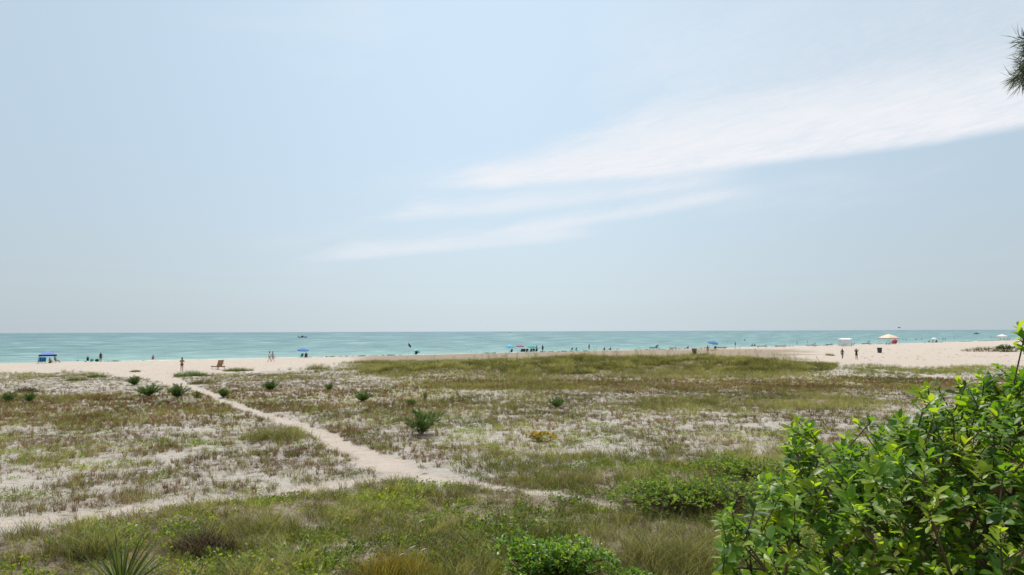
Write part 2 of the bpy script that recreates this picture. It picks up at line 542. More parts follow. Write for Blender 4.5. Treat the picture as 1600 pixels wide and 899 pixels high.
VEG_TOP = ([-300, 0, 130, 200, 260, 330, 420, 480, 540, 600, 640, 900, 1180, 1240, 1290, 1330, 1450, 1600, 1900],
           [588, 583, 580, 590, 592, 588, 578, 572, 568, 562, 556, 553, 557, 565, 570, 572, 574, 571, 568])
LUSH_TOP = ([-300, 0, 120, 250, 420, 540, 600, 680, 740, 800, 860, 930, 1000, 1200, 1900],
            [850, 838, 817, 799, 779, 759, 748, 757, 750, 744, 738, 726, 716, 706, 700])
def box_(px, py, x0, x1, y0, y1, sx=60, sy=8):
    f = lambda v, a, b, s: 1 / (1 + np.exp(-np.clip((v - a) / s * 4, -40, 40))) / (1 + np.exp(-np.clip((b - v) / s * 4, -40, 40)))
    return f(px, x0, x1, sx) * f(py, y0, y1, sy)
def zones(x, y):
    """relative density (0..1+) of each kind of growth at ground points"""
    px, py = project(np.stack([x, y, base_z(x, y)], 1))
    wx = px + (fbm(x, y, 9, 61) - 0.5) * 90
    wy = py + (fbm(x, y, 5, 62) - 0.5) * (0.16 * np.maximum(py - 518, 5))
    top = np.interp(wx, *VEG_TOP)
    lushy = np.interp(wx, *LUSH_TOP)
    veg = sstep(wy, top - 1.5, top + 4)
    lush = sstep(wy, lushy - 8, lushy + 12)
    up = veg * (1 - lush)
    path = sstep(path_mask(x, y), 0.75, 1.25)
    patch = fbm(x, y, 3.2, 81)
    patch2 = fbm(x, y, 1.1, 91, 3)
    B = lambda *a: box_(wx, wy, *a)
    ridge_ = B(560, 1260, 545, 589, 60, 4)
    rust = 1.0 * B(640, 1700, 591, 609, 90, 5) + 0.85 * B(-300, 380, 615, 668, 80, 8) + 0.62 * B(330, 720, 610, 640, 60, 10)
    olive = B(990, 1390, 617, 640, 60, 8) + 0.5 * B(-300, 560, 580, 600, 60, 8) * sstep(patch, 0.5, 0.68) + 0.8 * B(1330, 1700, 571, 585, 60, 6) + 0.35 * B(640, 900, 590, 660, 90, 20)
    grey = B(780, 1800, 606, 634, 60, 6) + 0.42 * B(-300, 560, 583, 614, 80, 6) + 0.55 * B(380, 900, 632, 660, 80, 10) + 0.45 * B(330, 640, 590, 612, 60, 8)
    sparse = B(420, 1800, 636, 715, 90, 14) + 1.25 * B(-300, 600, 672, 800, 80, 14)
    clear = sstep(patch, 0.26, 0.44) * (0.35 + 0.65 * sstep(patch2, 0.36, 0.5))
    fringe = B(760, 1320, 706, 750, 90, 12)
    z = {}
    tuss = sstep(fbm(x * 0.7, y, 2.4, 141, 3), 0.40, 0.56)      # tussocks with bare ground between
    z['dry'] = up * (1.1 * rust * (0.28 + 0.95 * sstep(patch2, 0.36, 0.60)) * (0.55 + 0.5 * tuss) + 0.36 * sparse * clear * (0.3 + patch2) + 0.14 * grey + 0.10 * ridge_) * path + lush * path * 0.14 * sstep(patch, 0.5, 0.65)
    z['dead'] = (up * (0.75 * grey * (0.4 + 0.9 * patch2) + 0.22 * rust * (0.4 + tuss) + 0.55 * sparse * clear + 0.45 * ridge_ * (1 - 0.7 * tuss) + 0.5 * fringe) + lush * (0.30 + 0.9 * sstep(patch, 0.42, 0.58))) * path
    z['grass'] = (up * (0.6 * olive * (0.15 + 0.9 * tuss) + 1.0 * ridge_ * (0.32 + 0.75 * tuss) + 0.16 * rust * sstep(fbm(x, y, 7, 99), 0.45, 0.65) + 0.5 * fringe * (0.3 + 0.7 * tuss) + 0.05 * sparse) + lush * (0.14 + 0.62 * sstep(patch2, 0.47, 0.62))) * path
    z['cover'] = (up * (0.40 * sparse * sstep(fbm(x, y, 1.6, 103), 0.46, 0.64) + 0.22 * rust + 0.3 * olive + 0.25 * grey * sstep(patch2, 0.5, 0.7) + 0.4 * fringe * tuss + 0.2 * ridge_ * (1 - tuss)) + lush * (0.22 + 0.8 * sstep(fbm(x, y, 1.5, 105), 0.45, 0.57))) * path
    z['vine'] = lush * sstep(fbm(x, y, 2.6, 107), 0.53, 0.68) * path * 0.7
    z['_lush'], z['_veg'], z['_path'] = lush, veg, path
    z['_litter'] = np.clip(0.6 * up * rust + 0.55 * up * olive + 0.8 * ridge_ + 0.25 * up * grey + 0.75 * lush + 0.45 * fringe * up, 0, 1) * path
    return z, px, py

# ------------------------------------------------------------------ ground and sea
NR, NC = 620, 560
rows = np.concatenate([np.linspace(-30, 8, 24), np.geomspace(8, 520, NR - 24 + 1)[1:] if False else 8 * (520 / 8) ** (np.arange(1, NR - 23) / (NR - 24))])
cols = np.sinh(np.linspace(-1.6, 1.6, NC)) / math.sinh(1.6) * 1.7
X = np.outer(rows + 45, cols)
Y = np.repeat(rows[:, None], NC, 1)
X, Y = X.ravel(), Y.ravel()
Z = terrain(X, Y)
zz, _, _ = zones(X, Y)
vis = Y > 6
pm = path_mask(X, Y)
Z = Z - 0.05 * sstep(pm, 1.4, 0.6) * vis
Z = Z + vis * (1 - 0.6 * zz['_veg'] * zz['_path']) * sstep(shore_d(X, Y), 4, 9) * ((vnoise(X, Y, 0.42, 201) - 0.5) * 0.11 + (vnoise(X, Y, 1.1, 203) - 0.5) * 0.06)
wet = sstep(shore_d(X, Y) + (fbm(X, Y, 6, 15) - 0.5) * 5, 7.0, 2.0)
idx = np.arange(len(rows) * NC).reshape(len(rows), NC)
faces = np.stack([idx[:-1, :-1], idx[:-1, 1:], idx[1:, 1:], idx[1:, :-1]], -1).reshape(-1, 4)
ground = mesh_obj('ground', np.stack([X, Y, Z], 1), faces, M['sand'], None, True,
                  {'wild': np.where(vis, zz['_veg'] * zz['_path'], 0.8), 'litter': np.where(vis, zz['_litter'], 0.7), 'wet': wet})
tag(ground, 'pale sand of the beach and the scrubby flat behind it', 'ground', kind='structure')

NU, NW = 220, 200
ua = np.sinh(np.linspace(-4.2, 4.2, NU)) / math.sinh(4.2) * 45000
wa = np.concatenate([[-6, -2, 0, 2], 3 * (45000 / 3) ** (np.arange(NW - 4) / (NW - 5))])
U, Wd = np.meshgrid(ua, wa)
XS = U.ravel()
near_sh = np.where(np.abs(XS) < 900, shore_y(np.clip(XS, -900, 900)), shore_y(np.clip(XS, -900, 900)) + (XS - np.clip(XS, -900, 900)) * 0.5)
YS = near_sh + Wd.ravel() / SHORE_COS
ZS = np.full_like(XS, WATER_Z)
idx = np.arange(NU * NW).reshape(NW, NU)
faces = np.stack([idx[:-1, :-1], idx[:-1, 1:], idx[1:, 1:], idx[1:, :-1]], -1).reshape(-1, 4)
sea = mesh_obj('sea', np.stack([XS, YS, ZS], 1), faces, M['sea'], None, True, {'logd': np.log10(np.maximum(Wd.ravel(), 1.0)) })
tag(sea, 'calm turquoise sea out to the horizon', 'sea', kind='structure')

# ------------------------------------------------------------------ small plants, as instanced prototypes
def blades(rng, n, h, spread, width, lean, mb=None, t0=0.0, t1=1.0, base=(0, 0, 0), seg=3):
    mb = mb or MB()
    for _ in range(n):
        a = rng.random() * 2 * math.pi
        r0 = spread * math.sqrt(rng.random())
        p = Vector((base[0] + r0 * math.cos(a), base[1] + r0 * math.sin(a), base[2] - 0.02))
        hh = h * (0.45 + 0.75 * rng.random())
        b = a + rng.normal() * 0.8
        ln = lean * (0.2 + rng.random()) * hh
        side = Vector((-math.sin(b), math.cos(b), 0)).lerp(Vector((math.cos(b), math.sin(b), 0)), rng.random()).normalized()
        w = width * (0.6 + 0.8 * rng.random())
        V = []
        for i in range(seg):
            u = i / seg
            q = p + Vector((math.cos(b), math.sin(b), 0)) * ln * u ** 1.7 + Vector((0, 0, hh * (u - 0.18 * lean * u * u)))
            V += [q - side * w * (1 - 0.6 * u) / 2, q + side * w * (1 - 0.6 * u) / 2]
        V.append(p + Vector((math.cos(b), math.sin(b), 0)) * ln + Vector((0, 0, hh * (1 - 0.18 * lean))))
        Fc = [(2 * i, 2 * i + 1, 2 * i + 3, 2 * i + 2) for i in range(seg - 1)] + [(2 * seg - 2, 2 * seg - 1, 2 * seg)]
        mb.add(V, Fc, t0 + (t1 - t0) * rng.random())
    return mb
def leaflet(mb, p, d, up, L, w, t, fold=0.25, curl=0.15):
    """one leaf: pointed, folded along its midrib"""
    d = d.normalized()
    s = d.cross(up)
    s = s.normalized() if s.length > 1e-4 else d.orthogonal().normalized()
    nrm = s.cross(d)
    ws = (0.0, 0.72, 1.0, 0.62, 0.0)
    us = (0.0, 0.28, 0.55, 0.82, 1.0)
    mid = [p + d * L * u - nrm * L * curl * u * u for u in us]
    V = [mid[0]]
    for i in (1, 2, 3):
        V += [mid[i] - s * w * ws[i] / 2 + nrm * w * fold * ws[i] * 0.5, mid[i], mid[i] + s * w * ws[i] / 2 + nrm * w * fold * ws[i] * 0.5]
    V.append(mid[4])
    Fc = [(0, 2, 1), (0, 3, 2), (1, 2, 5, 4), (2, 3, 6, 5), (4, 5, 8, 7), (5, 6, 9, 8), (7, 8, 10), (8, 9, 10)]
    mb.add(V, Fc, t)
def quadleaf(mb, p, d, up, L, w, t):
    d = d.normalized()
    s = d.cross(up)
    s = s.normalized() if s.length > 1e-4 else d.orthogonal().normalized()
    mb.add([p, p + d * L * 0.5 - s * w / 2, p + d * L, p + d * L * 0.5 + s * w / 2], [(0, 1, 2), (0, 2, 3)], t)
def rvec(rng, zmin=-0.2):
    while True:
        v = Vector(rng.normal(size=3))
        v.normalize()
        if v.z > zmin: return v
def leafy(rng, n, rad, h, L, w):
    mb = MB()
    for _ in range(n):
        a, r0 = rng.random() * 6.283, rad * math.sqrt(rng.random())
        p = Vector((r0 * math.cos(a), r0 * math.sin(a), h * rng.random() * (1 - 0.6 * r0 / rad)))
        quadleaf(mb, p, Vector((math.cos(a), math.sin(a), 0)) * 0.6 + rvec(rng, 0) * 0.8, rvec(rng, 0.3), L * (0.6 + 0.8 * rng.random()), w * (0.6 + 0.8 * rng.random()), rng.random())
    return mb

def scatter_object(name, label, cat, pts, protos, mat):
    """one object of growth nobody could count: instances of a few little plants on points"""
    n = len(pts['p'])
    me = bpy.data.meshes.new(name)
    me.from_pydata(pts['p'].tolist(), [], [])
    for k_ in ('sc', 'rz', 'itint'):
        a = me.attributes.new(k_, 'FLOAT', 'POINT')
        a.data.foreach_set('value', pts[k_].astype(np.float32))
    a = me.attributes.new('pick', 'INT', 'POINT')
    a.data.foreach_set('value', RNG.integers(0, len(protos), n).astype(np.int32))
    o = bpy.data.objects.new(name, me)
    COL.objects.link(o)
    ng = bpy.data.node_groups.new(name, 'GeometryNodeTree')
    ng.interface.new_socket('Geometry', in_out='INPUT', socket_type='NodeSocketGeometry')
    ng.interface.new_socket('Geometry', in_out='OUTPUT', socket_type='NodeSocketGeometry')
    N, L = ng.nodes, ng.links
    gi, go = N.new('NodeGroupInput'), N.new('NodeGroupOutput')
    g2i = N.new('GeometryNodeGeometryToInstance')
    for mb in reversed(protos):
        pr = mb.build(name, mat, link=False)
        oi = N.new('GeometryNodeObjectInfo')
        oi.inputs['Object'].default_value = pr
        oi.inputs['As Instance'].default_value = False
        L.new(oi.outputs['Geometry'], g2i.inputs[0])
    def na(nm, ty='FLOAT'):
        x = N.new('GeometryNodeInputNamedAttribute')
        x.data_type = ty
        x.inputs[0].default_value = nm
        return x.outputs['Attribute']
    iop = N.new('GeometryNodeInstanceOnPoints')
    L.new(gi.outputs[0], iop.inputs['Points'])
    L.new(g2i.outputs[0], iop.inputs['Instance'])
    iop.inputs['Pick Instance'].default_value = True
    L.new(na('pick', 'INT'), iop.inputs['Instance Index'])
    cx = N.new('ShaderNodeCombineXYZ')
    L.new(na('rz'), cx.inputs[2])
    L.new(cx.outputs[0], iop.inputs['Rotation'])
    L.new(na('sc'), iop.inputs['Scale'])
    L.new(iop.outputs[0], go.inputs[0])
    md = o.modifiers.new('growth', 'NODES')
    md.node_group = ng
    return tag(o, label, cat, kind='stuff')

def sample(kind, dens_near, dens_far, ymin, ymax, smin, smax, tlo=0.0, thi=1.0, far_scale=1.0, tscale=4.0):
    """random ground points, as dense as the zone map says; fewer per square metre far away"""
    out = []
    edges = np.geomspace(ymin, ymax, 12)
    for a, b in zip(edges[:-1], edges[1:]):
        f = (a - ymin) / (ymax - ymin)
        d = dens_near * (dens_far / dens_near) ** math.sqrt(f)
        half = 0.95 * b + 4
        n = int(d * (b - a) * 2 * half)
        x, y = RNG.uniform(-half, half, n), RNG.uniform(a, b, n)
        z, px, py = zones(x, y)
        keep = (RNG.random(n) < z[kind]) & (px > -260) & (px < 1860)
        out.append(np.stack([x[keep], y[keep], np.full(keep.sum(), 1 + (far_scale - 1) * f)], 1))
    q = np.concatenate(out)
    x, y = q[:, 0], q[:, 1]
    n = len(q)
    return {'p': np.stack([x, y, terrain(x, y) - 0.01], 1), 'sc': RNG.uniform(smin, smax, n) * q[:, 2], 'rz': RNG.uniform(0, 6.28, n),
            'itint': np.clip(tlo + (thi - tlo) * (0.55 * fbm(x, y, tscale, 121) * 2 - 0.55 + 0.5 * RNG.random(n) + 0.25), 0, 1)}

rp = np.random.default_rng(3)
S = {}
S['dry'] = sample('dry', 38, 15, 9.5, 105, 0.5, 1.3, far_scale=1.1)
scatter_object('dry_grass', 'rust brown dry grass stalks dotted over the sand flat', 'grass', S['dry'], [blades(rp, 22, 0.24, 0.055, 0.009, 0.35) for _ in range(5)], M['dry'])
S['dead'] = sample('dead', 46, 10, 9.0, 110, 0.6, 1.4, far_scale=1.3)
scatter_object('withered_stems', 'grey brown withered stems matted low over the sand', 'dead grass', S['dead'], [blades(rp, 24, 0.16, 0.10, 0.008, 1.5) for _ in range(5)], M['dead'])
S['grass'] = sample('grass', 52, 12, 9.0, 110, 0.45, 1.5, far_scale=1.25)
scatter_object('beach_grass', 'olive green beach grass of the dune ridge and near scrub', 'grass', S['grass'], [blades(rp, 26, 0.36, 0.09, 0.007, 0.8) for _ in range(6)], M['grass'])
n = 900
tx, ty = RNG.uniform(-24, 24, n), RNG.uniform(9, 26, n)
zt, pxx, pyy = zones(tx, ty)
ok = (RNG.random(n) < zt['_lush'] * zt['_path'] * 0.26) & (np.abs(pxx - 800) < 1060)
tx, ty = tx[ok], ty[ok]
n = len(tx)
scatter_object('grass_tussocks', 'shaggy olive and straw tussocks rising from the near scrub', 'grass', {'p': np.stack([tx, ty, terrain(tx, ty) - 0.02], 1), 'sc': RNG.uniform(0.6, 1.3, n), 'rz': RNG.uniform(0, 6.28, n), 'itint': RNG.uniform(0, 1, n)},
               [blades(rp, 150, 0.55, 0.22, 0.007, 1.0) for _ in range(5)], M['grass'])
n = 1500
tx, ty = RNG.uniform(-26, 26, n), RNG.uniform(9, 30, n)
zt, pxx, pyy = zones(tx, ty)
ok = (RNG.random(n) < zt['_lush'] * zt['_path'] * 0.9 * sstep(fbm(tx, ty, 2.2, 171), 0.46, 0.60)) & (np.abs(pxx - 800) < 1060)
tx, ty = tx[ok], ty[ok]
n = len(tx)
scatter_object('withered_tussocks', 'dark brown withered tussocks sunk among the near green scrub', 'dead grass', {'p': np.stack([tx, ty, terrain(tx, ty) - 0.02], 1), 'sc': RNG.uniform(0.5, 1.2, n), 'rz': RNG.uniform(0, 6.28, n), 'itint': RNG.uniform(0, 0.45, n)},
               [blades(rp, 110, 0.34, 0.20, 0.009, 1.4) for _ in range(5)], M['dead'])
S['cover'] = sample('cover', 34, 8, 9.0, 100, 0.6, 1.4, far_scale=1.3)
scatter_object('ground_cover', 'yellow green low leafy creepers spread over sand', 'ground cover', S['cover'], [leafy(rp, 44, 0.17, 0.15, 0.042, 0.021) for _ in range(5)], M['cover'])
S['vine'] = sample('vine', 26, 10, 9.0, 40, 0.7, 1.5)
scatter_object('leafy_vines', 'fresh green broad leaved vines among the near grass', 'vines', S['vine'], [leafy(rp, 40, 0.20, 0.24, 0.065, 0.034) for _ in range(5)], M['vine'])

# sea oats: tall thin stalks with drooping heads along the dune ridge
def oats(rng):
    mb = blades(rng, 14, 0.55, 0.08, 0.008, 0.8)
    for _ in range(3):
        a, hh = rng.random() * 6.28, 0.9 + 0.6 * rng.random()
        pts = [Vector((0.04 * math.cos(a), 0.04 * math.sin(a), 0))] + [Vector((math.cos(a) * 0.35 * u ** 3, math.sin(a) * 0.35 * u ** 3, hh * (u - 0.12 * u ** 4))) for u in (0.4, 0.75, 1.0)]
        mb.tube(pts, [0.009, 0.008, 0.007, 0.005], 3, False, 0.9)
        e, d = pts[-1], (pts[-1] - pts[-2]).normalized()
        for i in range(9):
            quadleaf(mb, e - d * 0.02 * i, d * 0.6 + rvec(rng, -1) * 0.5 - Vector((0, 0, 0.4)), rvec(rng), 0.10, 0.035, 0.95)
    return mb
x = RNG.uniform(-26, 48, 1500); y = 84 + 0.1 * (x - 10) + RNG.normal(size=1500) * 5.5
zk, pxx, pyy = zones(x, y)
ok = (ridge(x, y) > 0.25) & (RNG.random(1500) < 0.35)
x, y = x[ok], y[ok]
n = len(x)
scatter_object('sea_oats', 'tall thin sea oats standing along the dune ridge', 'sea oats',
               {'p': np.stack([x, y, terrain(x, y)], 1), 'sc': RNG.uniform(0.55, 1.2, n), 'rz': RNG.uniform(0, 6.28, n), 'itint': RNG.uniform(0.3, 1.0, n)}, [oats(rp) for _ in range(4)], M['grass'])

# big shaggy tussocks that make the ridge uneven
n = 1500
x, y = RNG.uniform(-26, 50, n), 80 + RNG.normal(size=n) * 6
y = y + 0.1 * (x - 10)
ok = (ridge(x, y) > 0.16) & (fbm(x, y, 5, 161) > 0.46)
x, y = x[ok], y[ok]
n = len(x)
scatter_object('dune_tussocks', 'rounded olive and brown tussocks bulging from the dune ridge', 'grass', {'p': np.stack([x, y, terrain(x, y) - 0.03], 1), 'sc': RNG.uniform(0.5, 1.5, n), 'rz': RNG.uniform(0, 6.28, n), 'itint': np.clip(RNG.normal(size=n) * 0.3 + 0.55, 0, 1)},
               [blades(rp, 170, 0.55, 0.45, 0.022, 1.0, t1=0.8) for _ in range(5)], M['grass'])

# seaweed line at the water's edge, and trampled scraps along the beach
def wrack(rng):
    mb = MB()
    for _ in range(16):
        p = Vector((rng.normal() * 0.35, rng.normal() * 0.12, 0.03 * rng.random()))
        quadleaf(mb, p, rvec(rng, 0.05) * 0.7 + Vector((rng.normal(), 0, 0.1)), rvec(rng, 0.2), 0.30, 0.12, rng.random())
    return mb
xs = RNG.uniform(-140, 330, 5200)
sdist = np.abs(RNG.normal(size=5200)) * 1.0 + 0.6
ys = shore_y(xs) - sdist / SHORE_COS
keep = (fbm(xs, ys * 0, 6, 131) > 0.52) & (RNG.random(5200) < 0.22)
xs, ys = xs[keep], ys[keep]
x2 = RNG.uniform(-20, 120, 240); 
n = len(xs)
scatter_object('seaweed', 'dark seaweed scraps washed up along the waterline', 'seaweed', {'p': np.stack([xs, ys, np.maximum(terrain(xs, ys), WATER_Z) + 0.0], 1), 'sc': RNG.uniform(0.25, 0.9, n), 'rz': RNG.uniform(-0.2, 0.9, n), 'itint': RNG.random(n)},
               [wrack(rp) for _ in range(4)], M['weed'])

# dry scraps and tufts scattered over the trodden beach at the right
n = 2600
bx_, by_ = RNG.uniform(30, 190, n), RNG.uniform(70, 190, n)
pxx, pyy = project(np.stack([bx_, by_, base_z(bx_, by_)], 1))
ok = (RNG.random(n) < 0.8 * box_(pxx, pyy, 1330, 1900, 546, 568, 40, 6) * sstep(fbm(bx_, by_, 6, 151), 0.42, 0.6)) & (shore_d(bx_, by_) > 10)
bx_, by_ = bx_[ok], by_[ok]
n = len(bx_)
scatter_object('beach_debris', 'small dry scraps scattered over trodden sand by the trash barrel', 'debris', {'p': np.stack([bx_, by_, terrain(bx_, by_)], 1), 'sc': RNG.uniform(0.6, 1.6, n), 'rz': RNG.uniform(0, 6.28, n), 'itint': RNG.uniform(0.2, 0.7, n)},
               [blades(rp, 22, 0.14, 0.16, 0.02, 1.6) for _ in range(4)], M['dead'])

# ------------------------------------------------------------------ single plants on the flat
def sapling(rng, h, wid, nst):
    """feathery evergreen sapling: stems arching out of one root, needle sprays along them"""
    st, fo = MB(), MB()
    for i in range(nst):
        a = 6.283 * i / nst + rng.normal() * 0.3
        out = wid * (0.25 + 0.75 * rng.random())
        hh = h * (1.15 - 0.55 * out / wid) * (0.75 + 0.35 * rng.random())
        pts = [Vector((math.cos(a) * out * u ** 1.2, math.sin(a) * out * u ** 1.2, hh * u * (1 - 0.15 * u))) for u in (0, 0.35, 0.7, 1.0)]
        st.tube(pts, [0.014, 0.010, 0.007, 0.003], 4, False)
        for j in range(34):
            u = 0.15 + 0.85 * rng.random()
            p = Vector((math.cos(a) * out * u ** 1.2, math.sin(a) * out * u ** 1.2, hh * u * (1 - 0.15 * u)))
            d = Vector((math.cos(a) * 0.6, math.sin(a) * 0.6, 0.5)) + rvec(rng, -0.4) * 0.9
            for q in range(3):
                quadleaf(fo, p, d + rvec(rng, -1) * 0.5, rvec(rng), h * (0.14 + 0.14 * rng.random()), 0.022, np.clip(rng.normal() * 0.22 + 0.35 + 0.35 * u, 0, 1))
    return st, fo
def shrub_thing(name, label, cat, loc, sz, variant, group=None, protos={}):
    if variant not in protos:
        rng = np.random.default_rng(40 + variant)
        protos[variant] = sapling(rng, 1.0, (0.75, 0.95, 0.6, 0.85, 0.7)[variant], (11, 22, 9, 30, 16)[variant])
        st, fo = protos[variant]
        protos[variant] = (st.build('stem', M['twig'], link=False), fo.build('foliage', M['sapling'], link=False))
    t = thing(name, label, cat, loc, random.random() * 6.28, group, sz)
    for src in protos[variant]:
        c = src.copy()
        COL.objects.link(c)
        c.parent = t
    return t
SAPS = [  # px, foot py, height px, half width px, label
    (659, 679, 42, 40, 'largest dark green feathery sapling on open white sand'),
    (870, 637, 20, 14, 'dark green sapling alone at the edge of the pale stippled sand'),
    (422, 611, 18, 14, 'bushy dark green sapling on pale sand beside the trodden path'),
    (514, 611, 14, 10, 'small dark green sapling on white sand amid grey stubble'),
    (566, 628, 18, 13, 'dark green sapling in the rust brown grass'),
    (664, 625, 13, 9, 'slim dark green sapling beside a low spreading one'),
    (642, 633, 10, 12, 'low spreading dark green sapling beside a slim one'),
    (210, 602, 13, 10, 'small rounded dark green shrub in pale dune sand by the beach'),
    (232, 619, 20, 18, 'broad olive green shrub beside the path to the beach'),
    (277, 622, 22, 17, 'dark green shrub with an upright twig by the path'),
    (308, 622, 11, 8, 'little dark green shrub at the very edge of the path'),
    (349, 621, 14, 9, 'small green shrub on the brown side of the path'),
    (14, 629, 14, 8, 'small dark shrub in the brown grass by the pale dune'),
    (46, 629, 16, 11, 'dark shrub beside a smaller one in brown grass by the dune'),
]
for i, (px, py, hp, wp, lab) in enumerate(SAPS):
    p = hit(px, py)
    d = math.hypot(p.x, p.y) / F * 1.0
    shrub_thing('green_sapling', lab, 'shrub', p - Vector((0, 0, 0.03)), (wp * d * (1.15 + 0.3 * random.random()), wp * d * (1.15 + 0.3 * random.random()), hp * d * (0.9 + 0.25 * random.random())), (0, 1, 3, 4, 1, 2, 3, 3, 1, 4, 2, 3, 1, 4)[i], 'dark green saplings on the flat')

def mound(name, label, px, py, wpx, hpx, mat, nb, depth=0.7, width=0.010, lean=0.9, cat='grass clump', group=None, seed=1, under=None):
    """a clump of blades with its own crown of roots"""
    rng = np.random.default_rng(seed)
    p = hit(px, py)
    s = math.hypot(p.x, p.y) / F
    w, h = wpx * s / 2, hpx * s
    t = thing(name, label, cat, p, 0, group)
    a, b = MB(), MB()
    for _ in range(nb):
        an, r0 = rng.random() * 6.283, math.sqrt(rng.random())
        bx, by = w * r0 * math.cos(an), w * depth * r0 * math.sin(an)
        dz = float(terrain(p.x + bx, p.y + by)) - p.z
        hh = h * (1.05 - 0.55 * r0 * r0)
        blades(rng, 3, hh, 0.05, width, lean, a, 0.0, 1.0, (bx, by, dz))
        if rng.random() < 0.5:
            blades(rng, 2, hh * 0.5, 0.05, width * 1.2, lean * 1.6, b, 0, 0.6, (bx, by, dz))
    a.build('blades', M[mat], t)['kind'] = 'stuff'
    b.build('thatch', M[under or 'bark_clump'], t)['kind'] = 'stuff'
    return t
mound('grass_clump', 'olive grass clump bulging at the edge of the trodden path', 428, 686, 95, 26, 'clump', 420, seed=2)
mound('grass_clump', 'dark withered grass clump in a hollow of bare sand', 318, 866, 92, 44, 'bark_clump', 480, seed=3, width=0.012)
mound('grass_clump', 'bright green grass patch at the foot of the wooden lounger', 298, 588, 48, 11, 'vine', 260, seed=4, width=0.03, lean=1.2)
mound('grass_clump', 'long green grass patch seaward of the wooden lounger', 372, 580, 46, 8, 'cover', 220, seed=5, width=0.03, lean=1.2)
mound('grass_clump', 'small grey green tuft alone on the bare beach sand', 1297, 556, 13, 5, 'clump', 90, seed=6, width=0.03)
mound('grass_clump', 'low green patch lying alone on smooth beach sand', 211, 581, 14, 4, 'cover', 80, seed=7, width=0.03)
mound('grass_clump', 'rounded olive patch on the pale dune by the blue canopy', 150, 590, 28, 8, 'cover', 140, seed=8, width=0.03, lean=1.2)
mound('grass_clump', 'dark brown patch on the pale dune sand', 43, 613, 30, 9, 'bark_clump', 140, seed=9, width=0.03)
mound('grass_clump', 'yellowish patch on the pale dune below the rounded olive one', 120, 595, 28, 7, 'cover', 120, seed=10, width=0.03, lean=1.2)
mound('grass_clump', 'tawny stubble patch between path and wooden lounger', 315, 600, 40, 9, 'bark_clump', 130, seed=12, width=0.02)
mound('grass_clump', 'yellow green tuft on pale dune seaward of the saplings', 495, 578, 36, 13, 'clump', 140, seed=13, width=0.025)
mound('grass_clump', 'shaggy dark olive clump among the near scrub', 145, 868, 70, 40, 'clump', 330, seed=14, width=0.012)
mound('grass_clump', 'tall fine green grass clump beside the broad leaved thicket', 1045, 884, 180, 72, 'clump', 640, seed=15, width=0.008, lean=1.1)
mound('grass_clump', 'green clump on the far dune beside a dark bush', 1555, 548, 80, 7, 'grass', 300, seed=16, width=0.05, lean=1.2)

def leaf_bush(name, label, px, py, wpx, hpx, mat, nl, L, w, seed, cat='shrub', depth=0.8, whorl=5, upright=0.6):
    """rounded bush: stems fan out of the root, whorls of leaves at their ends"""
    rng = np.random.default_rng(seed)
    p = hit(px, py)
    s = math.hypot(p.x, p.y) / F
    a, h = wpx * s / 2, hpx * s
    t = thing(name, label, cat, p, 0)
    st, fo = MB(), MB()
    lob = [(rng.uniform(-.85, .85), rng.uniform(-.8, .8), 0.35 + 0.7 * rng.random()) for _ in range(16)]
    for _ in range(nl // whorl):
        lx, ly, lz = lob[rng.integers(0, 16)]
        v = rvec(rng, -0.15) * (0.30 + 0.22 * rng.random())
        tip = Vector(((lx + v.x) * a * 0.8, (ly + v.y) * a * depth * 0.8, max(0.06, h * (lz * 0.62 + v.z * 0.8) * (1.05 - 0.3 * min(1, math.hypot(lx, ly))))))
        base = Vector((tip.x * 0.25, tip.y * 0.25, 0))
        if rng.random() < 0.3:
            st.tube([base, base.lerp(tip, 0.55) + Vector((0, 0, 0.08 * h)), tip], [0.012, 0.008, 0.004], 4, False)
        ax = (tip - base).normalized() * 0.5 + Vector((0, 0, upright)) + rvec(rng, -1) * 0.3
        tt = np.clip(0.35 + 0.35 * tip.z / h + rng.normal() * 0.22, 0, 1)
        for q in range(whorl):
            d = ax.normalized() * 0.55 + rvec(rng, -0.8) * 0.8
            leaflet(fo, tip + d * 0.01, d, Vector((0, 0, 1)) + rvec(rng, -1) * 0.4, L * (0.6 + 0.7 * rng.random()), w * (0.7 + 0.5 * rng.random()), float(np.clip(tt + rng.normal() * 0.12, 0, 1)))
    st.build('stem', M['twig'], t)
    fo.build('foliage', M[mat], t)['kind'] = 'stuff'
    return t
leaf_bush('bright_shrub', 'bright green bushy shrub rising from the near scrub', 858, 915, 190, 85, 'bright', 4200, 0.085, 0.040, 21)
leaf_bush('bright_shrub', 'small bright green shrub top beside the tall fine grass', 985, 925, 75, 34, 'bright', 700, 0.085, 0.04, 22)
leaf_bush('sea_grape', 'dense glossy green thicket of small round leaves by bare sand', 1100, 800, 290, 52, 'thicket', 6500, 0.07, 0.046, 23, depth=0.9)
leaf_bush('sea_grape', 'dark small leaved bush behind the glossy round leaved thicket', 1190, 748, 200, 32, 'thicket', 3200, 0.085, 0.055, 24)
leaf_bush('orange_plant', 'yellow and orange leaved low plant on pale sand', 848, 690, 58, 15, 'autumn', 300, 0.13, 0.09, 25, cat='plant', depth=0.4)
leaf_bush('bright_shrub', 'dark round bush on the far dune above the beach', 1571, 549, 22, 9, 'sapling', 700, 0.35, 0.14, 26)

